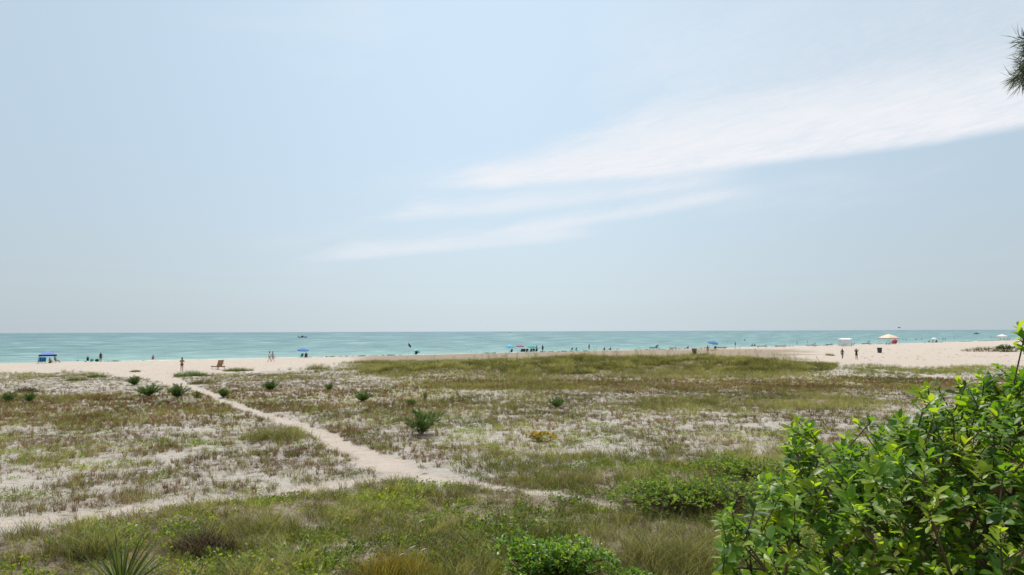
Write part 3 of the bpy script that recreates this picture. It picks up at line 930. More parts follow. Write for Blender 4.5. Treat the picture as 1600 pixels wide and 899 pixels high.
# spiky rosette: every blade a part
rng = np.random.default_rng(30)
p = hit(190, 938)
t = thing('yucca', 'spiky rosette of long narrow green blades in the near scrub', 'yucca', p)
yl = []
for v in range(4):
    mb = MB()
    V, Fc = [], []
    L_ = 1.0
    for i in range(6):
        u = i / 6
        zc = 0.06 * (v - 1.5) * u * u - 0.10 * u ** 2.2
        wd = 0.022 * (0.55 + 1.2 * u - 1.65 * u * u + 0.05)
        V += [(u * L_, -wd, zc + wd * 0.5), (u * L_, 0, zc), (u * L_, wd, zc + wd * 0.5)]
    V.append((L_, 0, -0.10 + 0.06 * (v - 1.5)))
    for i in range(5):
        Fc += [(3 * i, 3 * i + 1, 3 * i + 4, 3 * i + 3), (3 * i + 1, 3 * i + 2, 3 * i + 5, 3 * i + 4)]
    Fc += [(15, 16, 18), (16, 17, 18)]
    mb.add(V, Fc, 0.2 + 0.2 * v)
    yl.append(mb.build('leaf', M['spike'], link=False))
for i in range(90):
    c = yl[rng.integers(0, 4)].copy()
    COL.objects.link(c)
    c.parent = t
    c.rotation_euler = (rng.normal() * 0.3, -R(22 + 58 * rng.random()), rng.random() * 6.283)
    c.scale = (1.08 * (0.65 + 0.4 * rng.random()),) * 3
    c.location = (0, 0, 0.06)
mb = MB(); mb.tube([(0, 0, -0.05), (0, 0, 0.1), (0, 0, 0.2)], [0.07, 0.08, 0.04], 8)
mb.build('stem', M['bark'], t)

# golden grass with pale seed heads
gp = mound('golden_grass', 'golden tuft of fine grass with pale seed heads', 618, 905, 125, 52, 'gold', 560, seed=31, width=0.006, lean=0.6, under='gold', cat='grass clump')
rng = np.random.default_rng(32)
for (ox, oy, hh) in ((0.22, 0.05, 0.50), (0.05, -0.1, 0.42), (0.40, 0.1, 0.44), (0.32, 0.5, 0.85)):
    mb = MB()
    top = Vector((ox * 1.05, oy, hh))
    mb.tube([(ox * 0.8, oy, 0), top], 0.003, 4, False)
    mb.tube([top, top + Vector((0.035, 0, 0.03)), top + Vector((0.09, 0, 0.055)), top + Vector((0.13, 0, 0.07))], [0.006, 0.014, 0.012, 0.003], 6)
    mb.build('seed_head', M.setdefault('seed', plain('seed_head', (0.62, 0.52, 0.40), 0.9, 0.1)), gp, True)

# ------------------------------------------------------------------ the big leafy tree-shrub at the right
rng = np.random.default_rng(77)
SIL = ([1120, 1140, 1160, 1185, 1205, 1232, 1270, 1292, 1330, 1395, 1425, 1440, 1475, 1505, 1560, 1585, 1610, 1700, 1850, 2000, 2150],
       [850, 800, 775, 742, 715, 655, 662, 690, 652, 648, 638, 602, 600, 592, 566, 548, 545, 500, 440, 470, 620])
def sight(px, py, D):
    d = ray(px, py)
    return Vector((0, 0, CAMZ)) + Vector(d) * (D / d[1])
root = Vector((3.3, 4.6, float(terrain(3.3, 4.6))))
tips = []
for q in ((1248, 660, 3.7), (1262, 664, 3.75), (1238, 672, 3.7), (1592, 512, 4.0), (1600, 530, 4.0), (1606, 545, 4.05), (1450, 606, 4.3), (1465, 606, 4.3), (1436, 612, 4.3), (1340, 662, 4.0), (1360, 660, 4.1),
          (1128, 812, 3.6), (1142, 790, 3.7), (1150, 838, 3.6), (1500, 598, 4.4), (1530, 590, 4.5), (1560, 575, 4.5)):
    tips.append(sight(*q))
while len(tips) < 4200:
    px = rng.uniform(1128, 2120)
    top = np.interp(px, *SIL) + 55 * max(0, math.sin(px * 0.071) * math.sin(px * 0.023 + 1.0) + 0.15)
    if px < 1300 and rng.random() < 0.3: continue
    py = top + 12 + (1280 - top) * rng.random() ** 1.15
    if px < 1190 and py > 899 and rng.random() < 0.5: continue
    edge = min(1.0, (py - top) / 150)
    D = 4.35 + rng.normal() * (0.25 + 0.5 * edge)
    if D < 3.1 or D > 6: continue
    tips.append(sight(px, py, D))
tips = [t_ for t_ in tips if t_.z > 1.1]
nodes = [root.copy()]
par = [-1]
for a, ln in ((-2.6, 1.0), (-1.9, 1.2), (-0.6, 1.3), (0.6, 1.1), (2.4, 1.2), (3.0, 1.4)):
    last = 0
    for i in range(1, 5):
        u = i / 4
        nodes.append(root + Vector((math.cos(a) * 0.55 * ln * u ** 1.3, math.sin(a) * 0.45 * ln * u ** 1.3, 2.3 * u * ln * 0.85)) + Vector(rng.normal(size=3)) * 0.04)
        par.append(last)
        last = len(nodes) - 1
order = sorted(range(len(tips)), key=lambda i: (tips[i] - root).length + rng.random() * 0.5)
arr = np.array([list(v) for v in nodes])
tipnode = {}
for i in order:
    tp = tips[i]
    dd = np.linalg.norm(arr - np.array(tp), axis=1)
    rr = np.linalg.norm(arr - np.array(root), axis=1)
    cost = dd + 0.25 * np.maximum(rr - (tp - root).length + 0.15, 0) * 4
    j = int(np.argmin(cost))
    base = nodes[j]
    L_ = (tp - base).length
    k_ = max(1, int(L_ / 0.16))
    last = j
    sag = Vector((0, 0, -0.12 * L_))
    for q in range(1, k_ + 1):
        u = q / k_
        nodes.append(base.lerp(tp, u) + sag * math.sin(math.pi * u) + (Vector(rng.normal(size=3)) * 0.012 if q < k_ else Vector((0, 0, 0))))
        par.append(last)
        last = len(nodes) - 1
    tipnode[i] = last
    arr = np.array([list(v) for v in nodes])
area = np.zeros(len(nodes))
for i, nd in tipnode.items(): area[nd] += 1
for i in range(len(nodes) - 1, 0, -1): area[par[i]] += area[i]
radn = 0.0028 * np.maximum(area, 1) ** 0.47
shrub = thing('leafy_tree', 'big glossy green leafy tree with dark branches in front of the dunes', 'tree', root)
inv_root = root
tr, tw = MB(), MB()
for i in range(1, len(nodes)):
    (tr if radn[i] > 0.014 else tw).tube([nodes[par[i]] - root, nodes[i] - root], [min(radn[par[i]], radn[i] * 1.5), radn[i]], 6 if radn[i] > 0.014 else 4, False)
tr.build('trunk', M['bark'], shrub, True)
tw.build('twigs', M['twig'], shrub, True)['kind'] = 'stuff'
LV = []                         # every leaf: point, direction, up, length, width, tint
for i, nd in tipnode.items():
    tp = nodes[nd]
    ax = (tp - nodes[par[nd]]).normalized() * 0.6 + Vector((0, 0, 0.55)) + Vector(rng.normal(size=3)) * 0.15
    ax.normalize()
    e1 = ax.orthogonal().normalized()
    e2 = ax.cross(e1)
    yellow = rng.random() < 0.14 or 6 <= i <= 8
    tone = np.clip(0.48 + rng.normal() * 0.20 + (0.32 if yellow else 0), 0, 1)
    nl = int(rng.integers(8, 15))
    for q in range(nl):
        an = q * 2.4 + rng.normal() * 0.3
        u = q / nl
        opn = R(85 - 55 * u + rng.normal() * 12)
        d = ax * math.cos(opn) + (e1 * math.cos(an) + e2 * math.sin(an)) * math.sin(opn)
        p = tp + ax * (0.06 * u - 0.05) * 1.6
        up = (ax * 0.8 + Vector((0, 0, 0.6)) + Vector(rng.normal(size=3)) * 0.25)
        L_ = (0.084 - 0.034 * u) * rng.uniform(0.5, 1.4)
        LV.append((p, d, up, L_, L_ * rng.uniform(0.40, 0.60), float(np.clip(tone + rng.normal() * 0.10 + 0.12 * u, 0, 1))))
P = np.array([list(l[0]) for l in LV])
lx, ly = project(P)
infr = (lx > 0) & (lx < 1600) & (ly > 0) & (ly < 899)
size = np.array([l[3] for l in LV]) / P[:, 1]
pick = set(np.argsort(np.where(infr, -size, 9))[:300].tolist())
# 300 leaves that show largest are objects; ten leaf meshes shared between them
lm = []
for v in range(10):
    mb = MB()
    leaflet(mb, Vector((0, 0, 0)), Vector((1, 0, 0)), Vector((0, 0, 1)), 1.0, 0.53, 0.12 + 0.085 * v, 0.3, 0.05 + 0.03 * (v % 4))
    lm.append(mb.build('leaf', M['leaf'], smooth=True, link=False))
fo = MB()
for i, (p, d, up, L_, w_, t_) in enumerate(LV):
    if i in pick:
        c = lm[min(9, max(0, int((t_ - 0.08) / 0.085)))].copy()
        COL.objects.link(c)
        c.parent = shrub
        d = d.normalized()
        s_ = d.cross(up).normalized()
        n_ = s_.cross(d)
        mt = Matrix((d * L_, -s_ * L_, n_ * L_)).transposed().to_4x4()
        mt.translation = p - root
        c.matrix_local = mt
    else:
        leaflet(fo, p - root, d, up, L_, w_, t_, 0.3, rng.uniform(0.02, 0.2))
fo.build('foliage', M['leaf'], shrub, True)['kind'] = 'stuff'

# ------------------------------------------------------------------ pine whose branch hangs in at the upper right
rng = np.random.default_rng(88)
proot = Vector((7.4, 6.9, float(terrain(7.4, 6.9))))
pine = thing('pine_tree', 'dark needled pine branch hanging in against the pale sky', 'tree', proot)
tk, nd_ = MB(), MB()
H = 10.5
tk.tube([Vector((0.05 * math.sin(i), 0.04 * math.cos(i * 1.3), H * i / 8)) for i in range(9)], [0.19 * (1 - 0.85 * i / 8) for i in range(9)], 10)
tk.build('trunk', M['bark'], pine, True)
def needles(mb, c, ax, n, L_):
    for _ in range(n):
        d = ax * 0.35 + rvec(rng, -1) * 0.8
        d.z -= 0.25
        b = c - ax * 0.12 * rng.random()
        quadleaf(mb, b, d, rvec(rng, -1), L_ * (0.6 + 0.6 * rng.random()), 0.006, float(np.clip(rng.normal() * 0.25 + 0.45, 0, 1)))
def limb(start, end, subs, mbn):
    mb = MB()
    midp = start.lerp(end, 0.5) + Vector((0, 0, 0.15))
    mb.tube([start, midp, end], [0.05, 0.03, 0.01], 6, False)
    for s_ in subs:
        j = (midp if (s_ - midp).length < (s_ - end).length else end)
        mb.tube([j, j.lerp(s_, 0.5) + Vector((0, 0, 0.05)), s_], [0.013, 0.009, 0.005], 4, False)
        ax = (s_ - j).normalized()
        for q in range(4):
            needles(mbn, s_ - ax * 0.07 * q, ax, 55, 0.17)
    mb.build('limb', M['bark'], pine, True)
D0 = 6.6
lt = [sight(*q) - proot for q in ((1590, 58, D0), (1598, 80, D0 + 0.1), (1592, 100, D0), (1583, 125, D0 - 0.1), (1596, 130, D0), (1604, 112, D0 + 0.1), (1612, 66, D0 + 0.2), (1618, 100, D0), (1630, 140, D0 + 0.2), (1640, 60, D0 + 0.1))]
limb(Vector((0, 0, 7.8)), sight(1635, 85, D0 + 0.1) - proot, lt, nd_)
for i in range(13):
    a = i * 2.399 + 0.3
    z0 = 5.6 + 4.6 * i / 13
    ln = 2.3 * (1.1 - i / 18)
    if math.cos(a) < 0.35: ln *= 0.4
    e = Vector((math.cos(a) * ln, math.sin(a) * ln, z0 + 0.3))
    limb(Vector((0, 0, z0)), e, [e + Vector(rng.normal(size=3)) * 0.28 for _ in range(5)] + [e * 0.6 + Vector((0, 0, z0 * 0.4)) + Vector(rng.normal(size=3)) * 0.3 for _ in range(4)], nd_)
nd_.build('needles', M['pine'], pine)['kind'] = 'stuff'

# ------------------------------------------------------------------ people
def skinned(verts, edges, radii, name):
    me = bpy.data.meshes.new(name)
    me.from_pydata(verts, edges, [])
    o = bpy.data.objects.new(name, me)
    COL.objects.link(o)
    md = o.modifiers.new('skin', 'SKIN')
    md.use_smooth_shade = True
    for i, sv in enumerate(me.skin_vertices[0].data):
        r_ = radii[i]
        sv.radius = r_ if hasattr(r_, '__len__') else (r_, r_)
        sv.use_root = (i == 0)
    ss_ = o.modifiers.new('sub', 'SUBSURF')
    ss_.levels = ss_.render_levels = 1
    dg = bpy.context.evaluated_depsgraph_get()
    res = bpy.data.meshes.new_from_object(o.evaluated_get(dg), depsgraph=dg)
    bpy.data.objects.remove(o)
    res.name = name
    return res
BONES = [('pelvis', 'spine'), ('spine', 'chest'), ('chest', 'neck'), ('neck', 'chin'), ('chin', 'head'), ('head', 'crown'), ('head', 'nose')]
for s_ in 'LR':
    BONES += [('chest', 'sh' + s_), ('sh' + s_, 'el' + s_), ('el' + s_, 'wr' + s_), ('wr' + s_, 'pa' + s_), ('pelvis', 'hip' + s_), ('hip' + s_, 'kn' + s_), ('kn' + s_, 'an' + s_), ('an' + s_, 'toe' + s_)]
RAD = {'pelvis': (.145, .11), 'spine': (.12, .095), 'chest': (.155, .105), 'neck': .052, 'chin': .068, 'head': .085, 'crown': .06, 'nose': .016}
for s_ in 'LR':
    RAD.update({'sh' + s_: .058, 'el' + s_: .042, 'wr' + s_: .028, 'pa' + s_: .03, 'hip' + s_: .092, 'kn' + s_: .06, 'an' + s_: .04, 'toe' + s_: .032})
def pose(kind):
    J = {'pelvis': (0, 0, .93), 'spine': (0, 0, 1.10), 'chest': (0, 0, 1.32), 'neck': (0, 0, 1.48), 'chin': (0, .01, 1.56), 'head': (0, .012, 1.64), 'crown': (0, .0, 1.72), 'nose': (0, .105, 1.615)}
    for s_, k in (('L', -1), ('R', 1)):
        J.update({'sh' + s_: (k * .17, 0, 1.40), 'el' + s_: (k * .235, -.03, 1.13), 'wr' + s_: (k * .25, .05, .89), 'pa' + s_: (k * .25, .075, .82),
                  'hip' + s_: (k * .09, 0, .87), 'kn' + s_: (k * .10, .02, .48), 'an' + s_: (k * .105, -.03, .08), 'toe' + s_: (k * .12, .12, .035)})
    if kind == 'walk':
        J.update({'knL': (-.09, .20, .50), 'anL': (-.09, .30, .10), 'toeL': (-.09, .45, .06), 'knR': (.09, -.04, .48), 'anR': (.09, -.36, .16), 'toeR': (.09, -.27, .045),
                  'elL': (-.24, -.14, 1.14), 'wrL': (-.24, -.06, .92), 'paL': (-.24, -.03, .85), 'elR': (.24, .10, 1.15), 'wrR': (.23, .28, .99), 'paR': (.225, .33, .94)})
    if kind == 'hands_up':      # both hands raised to the head
        J.update({'elL': (-.38, .08, 1.50), 'wrL': (-.17, .14, 1.62), 'paL': (-.11, .13, 1.67), 'elR': (.38, .08, 1.50), 'wrR': (.17, .14, 1.62), 'paR': (.11, .13, 1.67)})
    if kind == 'hands_front':   # looking down at something held in front
        J.update({'elL': (-.27, .06, 1.16), 'wrL': (-.10, .26, 1.20), 'paL': (-.05, .31, 1.23), 'elR': (.27, .06, 1.16), 'wrR': (.10, .26, 1.20), 'paR': (.05, .31, 1.23),
                  'head': (0, .04, 1.63), 'crown': (0, .05, 1.71), 'nose': (0, .13, 1.59)})
    if kind == 'sit':           # on the sand, knees drawn up
        for n_ in list(J):
            if n_[:2] in ('sp', 'ch', 'ne', 'he', 'cr', 'no', 'sh') : J[n_] = (J[n_][0], J[n_][1] - 0.12 * (J[n_][2] - .93), J[n_][2] - .80)
        J['pelvis'] = (0, 0, .13)
        for s_, k in (('L', -1), ('R', 1)):
            J.update({'hip' + s_: (k * .09, .06, .12), 'kn' + s_: (k * .13, .42, .38), 'an' + s_: (k * .13, .68, .06), 'toe' + s_: (k * .14, .82, .035),
                      'el' + s_: (k * .25, .10, .42), 'wr' + s_: (k * .14, .32, .40), 'pa' + s_: (k * .11, .38, .41)})
    if kind == 'chair':         # in a low beach chair, legs stretched
        for n_ in list(J):
            if n_[:2] in ('sp', 'ch', 'ne', 'he', 'cr', 'no', 'sh'): J[n_] = (J[n_][0], J[n_][1] - 0.30 * (J[n_][2] - .93), J[n_][2] - .60)
        J['pelvis'] = (0, 0, .34)
        for s_, k in (('L', -1), ('R', 1)):
            J.update({'hip' + s_: (k * .09, .08, .33), 'kn' + s_: (k * .12, .46, .40), 'an' + s_: (k * .12, .78, .08), 'toe' + s_: (k * .13, .90, .06),
                      'el' + s_: (k * .29, -.02, .50), 'wr' + s_: (k * .28, .22, .48), 'pa' + s_: (k * .27, .29, .47)})
    return J
POSES = {}
def pose_meshes(kind):
    if kind in POSES: return POSES[kind]
    J = pose(kind)
    names = ['pelvis'] + [n_ for n_ in J if n_ != 'pelvis']
    ix = {n_: i for i, n_ in enumerate(names)}
    body = skinned([J[n_] for n_ in names], [(ix[a], ix[b]) for a, b in BONES], [RAD[n_] for n_ in names], 'body')
    # fingers, ears: joined into the one body mesh
    mb = MB()
    for s_, k in (('L', -1), ('R', 1)):
        w_, p_ = Vector(J['wr' + s_]), Vector(J['pa' + s_])
        d = (p_ - w_).normalized()
        sd_ = d.cross(Vector((k, 0, 0.2))).normalized()
        for q in range(4):
            b = p_ + d * 0.02 + sd_ * (q - 1.5) * 0.017
            ln = (0.062, 0.074, 0.07, 0.055)[q]
            mb.tube([b, b + d * ln * 0.5 + Vector((-k * 0.006, 0, 0)), b + d * ln + Vector((-k * 0.02, 0, 0))], [.009, .0085, .007], 5)
        b = w_.lerp(p_, 0.5)
        mb.tube([b, b + sd_ * 0.035 + d * 0.025, b + sd_ * 0.045 + d * 0.06], [.011, .010, .008], 5)
        h_ = Vector(J['head'])
        mb.ball(h_ + Vector((k * .088, -.01, -.01)), (.012, .02, .03), 6, 4)
    bm = bmesh.new()
    bm.from_mesh(body)
    vs = [bm.verts.new(v) for v in mb.v]
    for q in mb.f: bm.faces.new([vs[i] for i in q])
    bm.to_mesh(body)
    bm.free()
    def cloth(sub, grow, name, ends=None):
        nn = [n_ for n_ in names if n_ in sub]
        JJ = dict(J)
        if ends:
            for a, b, u in ends: JJ[a + '_'] = tuple(Vector(J[a]).lerp(Vector(J[b]), u))
        vs_ = [JJ[n_] for n_ in nn]
        rs = [tuple(x * 1.06 + grow for x in (RAD[n_] if hasattr(RAD[n_], '__len__') else (RAD[n_],) * 2)) for n_ in nn]
        es = [(nn.index(a), nn.index(b)) for a, b in BONES if a in nn and b in nn]
        for a, b, u in ends or ():
            vs_.append(JJ[a + '_'])
            ra = RAD[a]; rb = RAD[b]
            rs.append((ra * (1 - u) + rb * u + grow + 0.004,) * 2)
            es.append((nn.index(a), len(vs_) - 1))
        return skinned(vs_, es, rs, name)
    top = cloth({'pelvis', 'spine', 'chest', 'shL', 'shR'}, .014, 'shirt', (('shL', 'elL', .55), ('shR', 'elR', .55)))
    short = cloth({'pelvis', 'hipL', 'hipR'}, .016, 'shorts', (('hipL', 'knL', .6), ('hipR', 'knR', .6)))
    brief = cloth({'pelvis', 'hipL', 'hipR'}, .010, 'swim_briefs', (('hipL', 'knL', .12), ('hipR', 'knR', .12)))
    h_ = Vector(J['head'])
    hb = MB()
    hb.ball(h_ + Vector((0, -.018, .03)), (.098, .105, .098), 12, 8)
    hb.ball(h_ + Vector((0, -.06, -.03)), (.075, .06, .10), 10, 6)
    hair = hb.build('hair', None, link=False, smooth=True).data
    hat = MB()
    hat.lathe([(0.001, .16), (.07, .155), (.095, .11), (.10, .06), (.20, .045), (.20, .035), (.10, .045)], 14, h_)
    hatm = hat.build('sun_hat', None, link=False, smooth=True).data
    for me in (body, top, short, brief, hair, hatm):
        me.materials.clear()
        me.materials.append(None)
    POSES[kind] = dict(body=body, shirt=top, shorts=short, swim_briefs=brief, hair=hair, sun_hat=hatm)
    return POSES[kind]
def cmat(c, rough=0.8):
    key = ('cloth', c)
    if key not in M: M[key] = plain('cloth', c, rough, 0.2, 0.15, 20)
    return M[key]
SKIN = {'tan': (0.36, 0.19, 0.11), 'fair': (0.52, 0.33, 0.24), 'dark': (0.12, 0.065, 0.04), 'red': (0.46, 0.22, 0.15)}
def person(label, loc, rz, kind, skin='tan', hair=(0.03, 0.02, 0.015), h=1.72, group=None, **wear):
    ms = pose_meshes(kind)
    t = thing('person', label, 'person', loc, rz, group, h / 1.78)
    def part(nm, key, c):
        o = bpy.data.objects.new(nm, ms[key])
        COL.objects.link(o)
        o.parent = t
        o.material_slots[0].link = 'OBJECT'
        o.material_slots[0].material = cmat(c)
    part('body', 'body', SKIN[skin])
    part('hair', 'hair', hair)
    for key, c in wear.items(): part(key, key, c)
    return t

AL = math.atan(_cf[0])          # +Y turned to face the sea
NAVY, BLACK, WHITE, GREY = (0.02, 0.03, 0.09), (0.012, 0.012, 0.015), (0.75, 0.74, 0.72), (0.30, 0.30, 0.33)
TEAL, BLUE, ROYAL, RED, PINK = (0.02, 0.28, 0.30), (0.02, 0.12, 0.42), (0.03, 0.10, 0.42), (0.50, 0.03, 0.03), (0.62, 0.12, 0.18)
person('tanned person standing on sand looking down at held hands near wooden lounger', hit(284, 581), 0.1, 'hands_front', 'tan', swim_briefs=(0.10, 0.05, 0.04))
person('person in white shirt walking along the sand beside one in grey', beach(421, 566), AL - 1.5, 'walk', 'fair', (0.05, 0.04, 0.03), shirt=WHITE, shorts=(0.55, 0.45, 0.45), sun_hat=(0.10, 0.09, 0.09))
person('person in grey shirt walking along the sand beside one in white', beach(426, 565.6), AL - 1.5, 'walk', 'fair', (0.05, 0.04, 0.03), shirt=GREY, shorts=(0.35, 0.30, 0.32))
person('person in dark clothes standing at the waterline near green bags', beach(157, 566), AL, 'stand', 'dark', shirt=BLACK, shorts=(0.10, 0.03, 0.04))
person('person in pink sitting alone on the sand by the water', beach(239, 561.6), AL, 'sit', 'red', (0.18, 0.1, 0.05), shirt=PINK, shorts=PINK)
person('sunburnt person sitting on the sand under the blue canopy', beach(78, 567.4), AL - 0.5, 'sit', 'red', shorts=(0.25, 0.05, 0.05))
person('person in dark shirt sitting in chair at the blue canopy edge', beach(87, 567.0), AL - 0.9, 'chair', 'tan', shirt=BLACK, shorts=GREY)
person('dark haired person sitting by the green bags at the water', beach(137, 563.8), AL, 'sit', 'dark', shirt=NAVY, shorts=BLACK)
person('person with pack and dark clothes walking past the bin', beach(1316.5, 561), AL - 1.2, 'walk', 'dark', shirt=(0.09, 0.08, 0.09), shorts=(0.16, 0.15, 0.17))
person('person in black walking with both hands raised to the head', beach(1338.5, 562), AL - 1.5, 'hands_up', 'dark', shirt=BLACK, shorts=(0.03, 0.03, 0.035))
person('person in red standing on the beach beside the blue parasol', beach(1106, 552.5), AL - 1, 'stand', 'red', shirt=RED, shorts=RED)
person('thin dark person standing by the row of three parasols', beach(848, 550.5), AL, 'stand', 'dark', shirt=BLACK, shorts=BLACK, h=1.85)
person('person in dark shirt seated in a beach chair under the small blue parasol', beach(478, 559.6), AL - 0.2, 'chair', 'tan', shirt=(0.10, 0.08, 0.08), shorts=GREY)
SW = 'bathers in the sea'
def bather(px, py, **k):
    d = ray(px, py)
    p = Vector((0, 0, CAMZ)) + Vector(d) * ((WATER_Z - CAMZ) / d[2])
    p.z = WATER_Z - k.pop('deep', 0.75)
    return person(k.pop('label', 'bather standing waist deep in the sea off the beach'), p, AL + random.uniform(-1, 1), 'stand', k.pop('skin', 'tan'), group=SW, **k)
for px, py, lab in ((1163.5, 532.5, 'bather farthest out in the sea beyond the pair sitting at the waterline'), (1245.5, 538, 'bather in the shallows off the sunbed that stands alone'), (1262, 536, 'bather in the sea behind the raised back sunbed'),
                    (1411, 531.5, 'bather in the sea off the tipped red parasol, close to another'), (1415.5, 531.8, 'bather in the sea off the tipped red parasol, close to another'),
                    (1431, 531.6, 'bather in the shallows between red parasol and white parasol'), (1440, 531.4, 'bather in the shallows between red parasol and white parasol'),
                    (1491, 530, 'bather in the sea beside the standing pair near the white parasol'), (838.5, 544, 'bather in the sea behind the sea green parasol'), (1549, 527.5, 'bather in the sea beside the cream canopy')):
    bather(px, py, shorts=NAVY, label=lab)
GS = 'people by the water beyond the loungers'
for px, py, k, lab in ((1149, 541.8, 'stand', 'lone dark person standing at the water beyond the blue parasol'), (1175.5, 541.2, 'sit', 'person sitting at the waterline in a close pair'), (1179.5, 541.2, 'sit', 'person sitting at the waterline in a close pair'),
                       (920.5, 546.8, 'stand', 'person in dark clothes standing by the pair of teal chairs'), (944.5, 547.4, 'sit', 'person sitting on the sand behind the sea oats'), (954, 547.2, 'sit', 'person sitting on the sand behind the sea oats'),
                       (1075, 545, 'sit', 'person sitting upright beside the lone grey lounger'),
                       (1473.5, 532.8, 'stand', 'dark person standing at the waterline in a close pair'), (1477, 532.8, 'stand', 'dark person standing at the waterline in a close pair'),
                       (1452, 535, 'sit', 'person sitting in the group round the white parasol'), (1464, 534.8, 'sit', 'person sitting in the group round the white parasol')):
    person(lab, beach(px, py), AL + random.uniform(-.6, .6), k, 'dark', shirt=NAVY if 'sand' not in lab else (0.3, 0.08, 0.06), shorts=BLACK, group=GS)
person('person in red seated under the peach canopy', beach(1397, 538), AL, 'chair', 'red', shirt=(0.04, 0.04, 0.06), shorts=RED)

# ------------------------------------------------------------------ things on the beach
M['steel'] = plain('painted_metal', (0.55, 0.56, 0.58), 0.4, 0.5, 0.08)
M['wood'] = plain('weathered_wood', (0.27, 0.16, 0.085), 0.75, 0.2, 0.3, 9)
def parasol(label, loc, rz, c, rad=1.1, h=2.15, tilt=0.12, group=None):
    t = thing('beach_parasol', label, 'parasol', loc, rz, group)
    t.rotation_euler = (tilt, 0, rz)
    mb = MB(); mb.tube([(0, 0, -0.25), (0, 0, h)], 0.022, 8)
    mb.build('pole', M['steel'], t, True)
    mb = MB()
    n = 8
    prof = [(0.03, h), (rad * 0.45, h - 0.12), (rad * 0.8, h - 0.30), (rad, h - 0.46), (rad, h - 0.60), (rad * 0.985, h - 0.60), (rad * 0.98, h - 0.47), (rad * 0.44, h - 0.14), (0.03, h - 0.02)]
    mb.lathe(prof, n * 2)
    mb.v = [(x * (1.0 if (i % 16) % 2 == 0 else 0.95), y * (1.0 if (i % 16) % 2 == 0 else 0.95), z + (0 if (i % 16) % 2 == 0 else 0.03 * math.hypot(x, y))) for i, (x, y, z) in enumerate(mb.v)]
    canopy_ = mb.build('canopy', cmat(c), t)
    mb = MB(); mb.lathe([(0.001, h + 0.09), (0.025, h + 0.05), (0.03, h - 0.03)], 8)
    mb.build('finial', M['steel'], t, True)
    mb = MB()
    for i in range(8):
        a = i * math.pi / 4
        mb = MB()
        mb.tube([(0, 0, h - 0.06), (0.97 * rad * math.cos(a), 0.97 * rad * math.sin(a), h - 0.50)], 0.006, 4, False)
        mb.build('rib', M['steel'], canopy_)
    return t
def make_chair(c, label, loc, rz, group=None):
    t = thing('beach_chair', label, 'chair', loc, rz, group)
    mb = MB(); mb.box((0, .08, .28), (.52, .46, .03), Euler((.15, 0, 0)))
    mb.build('seat', cmat(c), t)
    mb = MB(); mb.box((0, -.30, .60), (.54, .03, .68), Euler((.42, 0, 0)))
    mb.build('backrest', cmat(c), t)
    for s_ in (-1, 1):
        mb = MB(); mb.tube([(s_ * .28, .34, 0), (s_ * .28, -.16, .30), (s_ * .28, -.44, .92)], .013, 6)
        mb.build('frame', M['steel'], t)
        mb = MB(); mb.tube([(s_ * .28, -.34, 0), (s_ * .28, .28, .32), (s_ * .28, .26, .5)], .013, 6)
        mb.build('leg', M['steel'], t)
        mb = MB(); mb.box((s_ * .29, .02, .51), (.05, .52, .02))
        mb.build('armrest', M['steel'], t)
    return t
def lounger(label, loc, rz, c, cm, back=45, L_=1.95, w=0.72, hgt=0.34, group=None, slats=False):
    """frame along local X, backrest at +X"""
    t = thing('sun_lounger', label, 'lounger', loc, rz, group)
    for s_ in (-1, 1):
        mb = MB(); mb.box((-.05, s_ * w / 2, hgt), (L_, .05, .12))
        mb.build('side_rail', c, t)
        for x_ in (-L_ * .4, L_ * .36):
            mb = MB(); mb.tube([(x_, s_ * w / 2, -.03), (x_ * .97, s_ * w / 2, hgt)], .032, 6)
            mb.build('leg', c, t)
    n = 9
    for i in range(n):
        mb = MB(); mb.box((-L_ * .47 + i * L_ * .62 / n, 0, hgt + .045), (L_ * .05, w - .06, .025))
        mb.build('slat', c if slats else cm, t)
    bl = L_ * .40
    a = R(back)
    bx_ = L_ * .12
    for i in range(6):
        u = (i + .5) / 6 * bl
        mb = MB(); mb.box((bx_ + u * math.cos(a), 0, hgt + .05 + u * math.sin(a)), (bl / 6 * .86, w - .04, .03), Euler((0, -a, 0)))
        mb.build('back_slat', c if slats else cm, t)
    for s_ in (-1, 1):
        mb = MB(); mb.tube([(bx_ + bl * .7 * math.cos(a), s_ * (w / 2 - .05), hgt + bl * .7 * math.sin(a)), (L_ * .42, s_ * (w / 2 - .05), hgt)], .018, 5)
        mb.build('prop', c, t)
    if not slats:
        mb = MB(); mb.box((-L_ * .19, 0, hgt + .10), (L_ * .58, w - .10, .08))
        mb.build('cushion', cm, t)
    return t
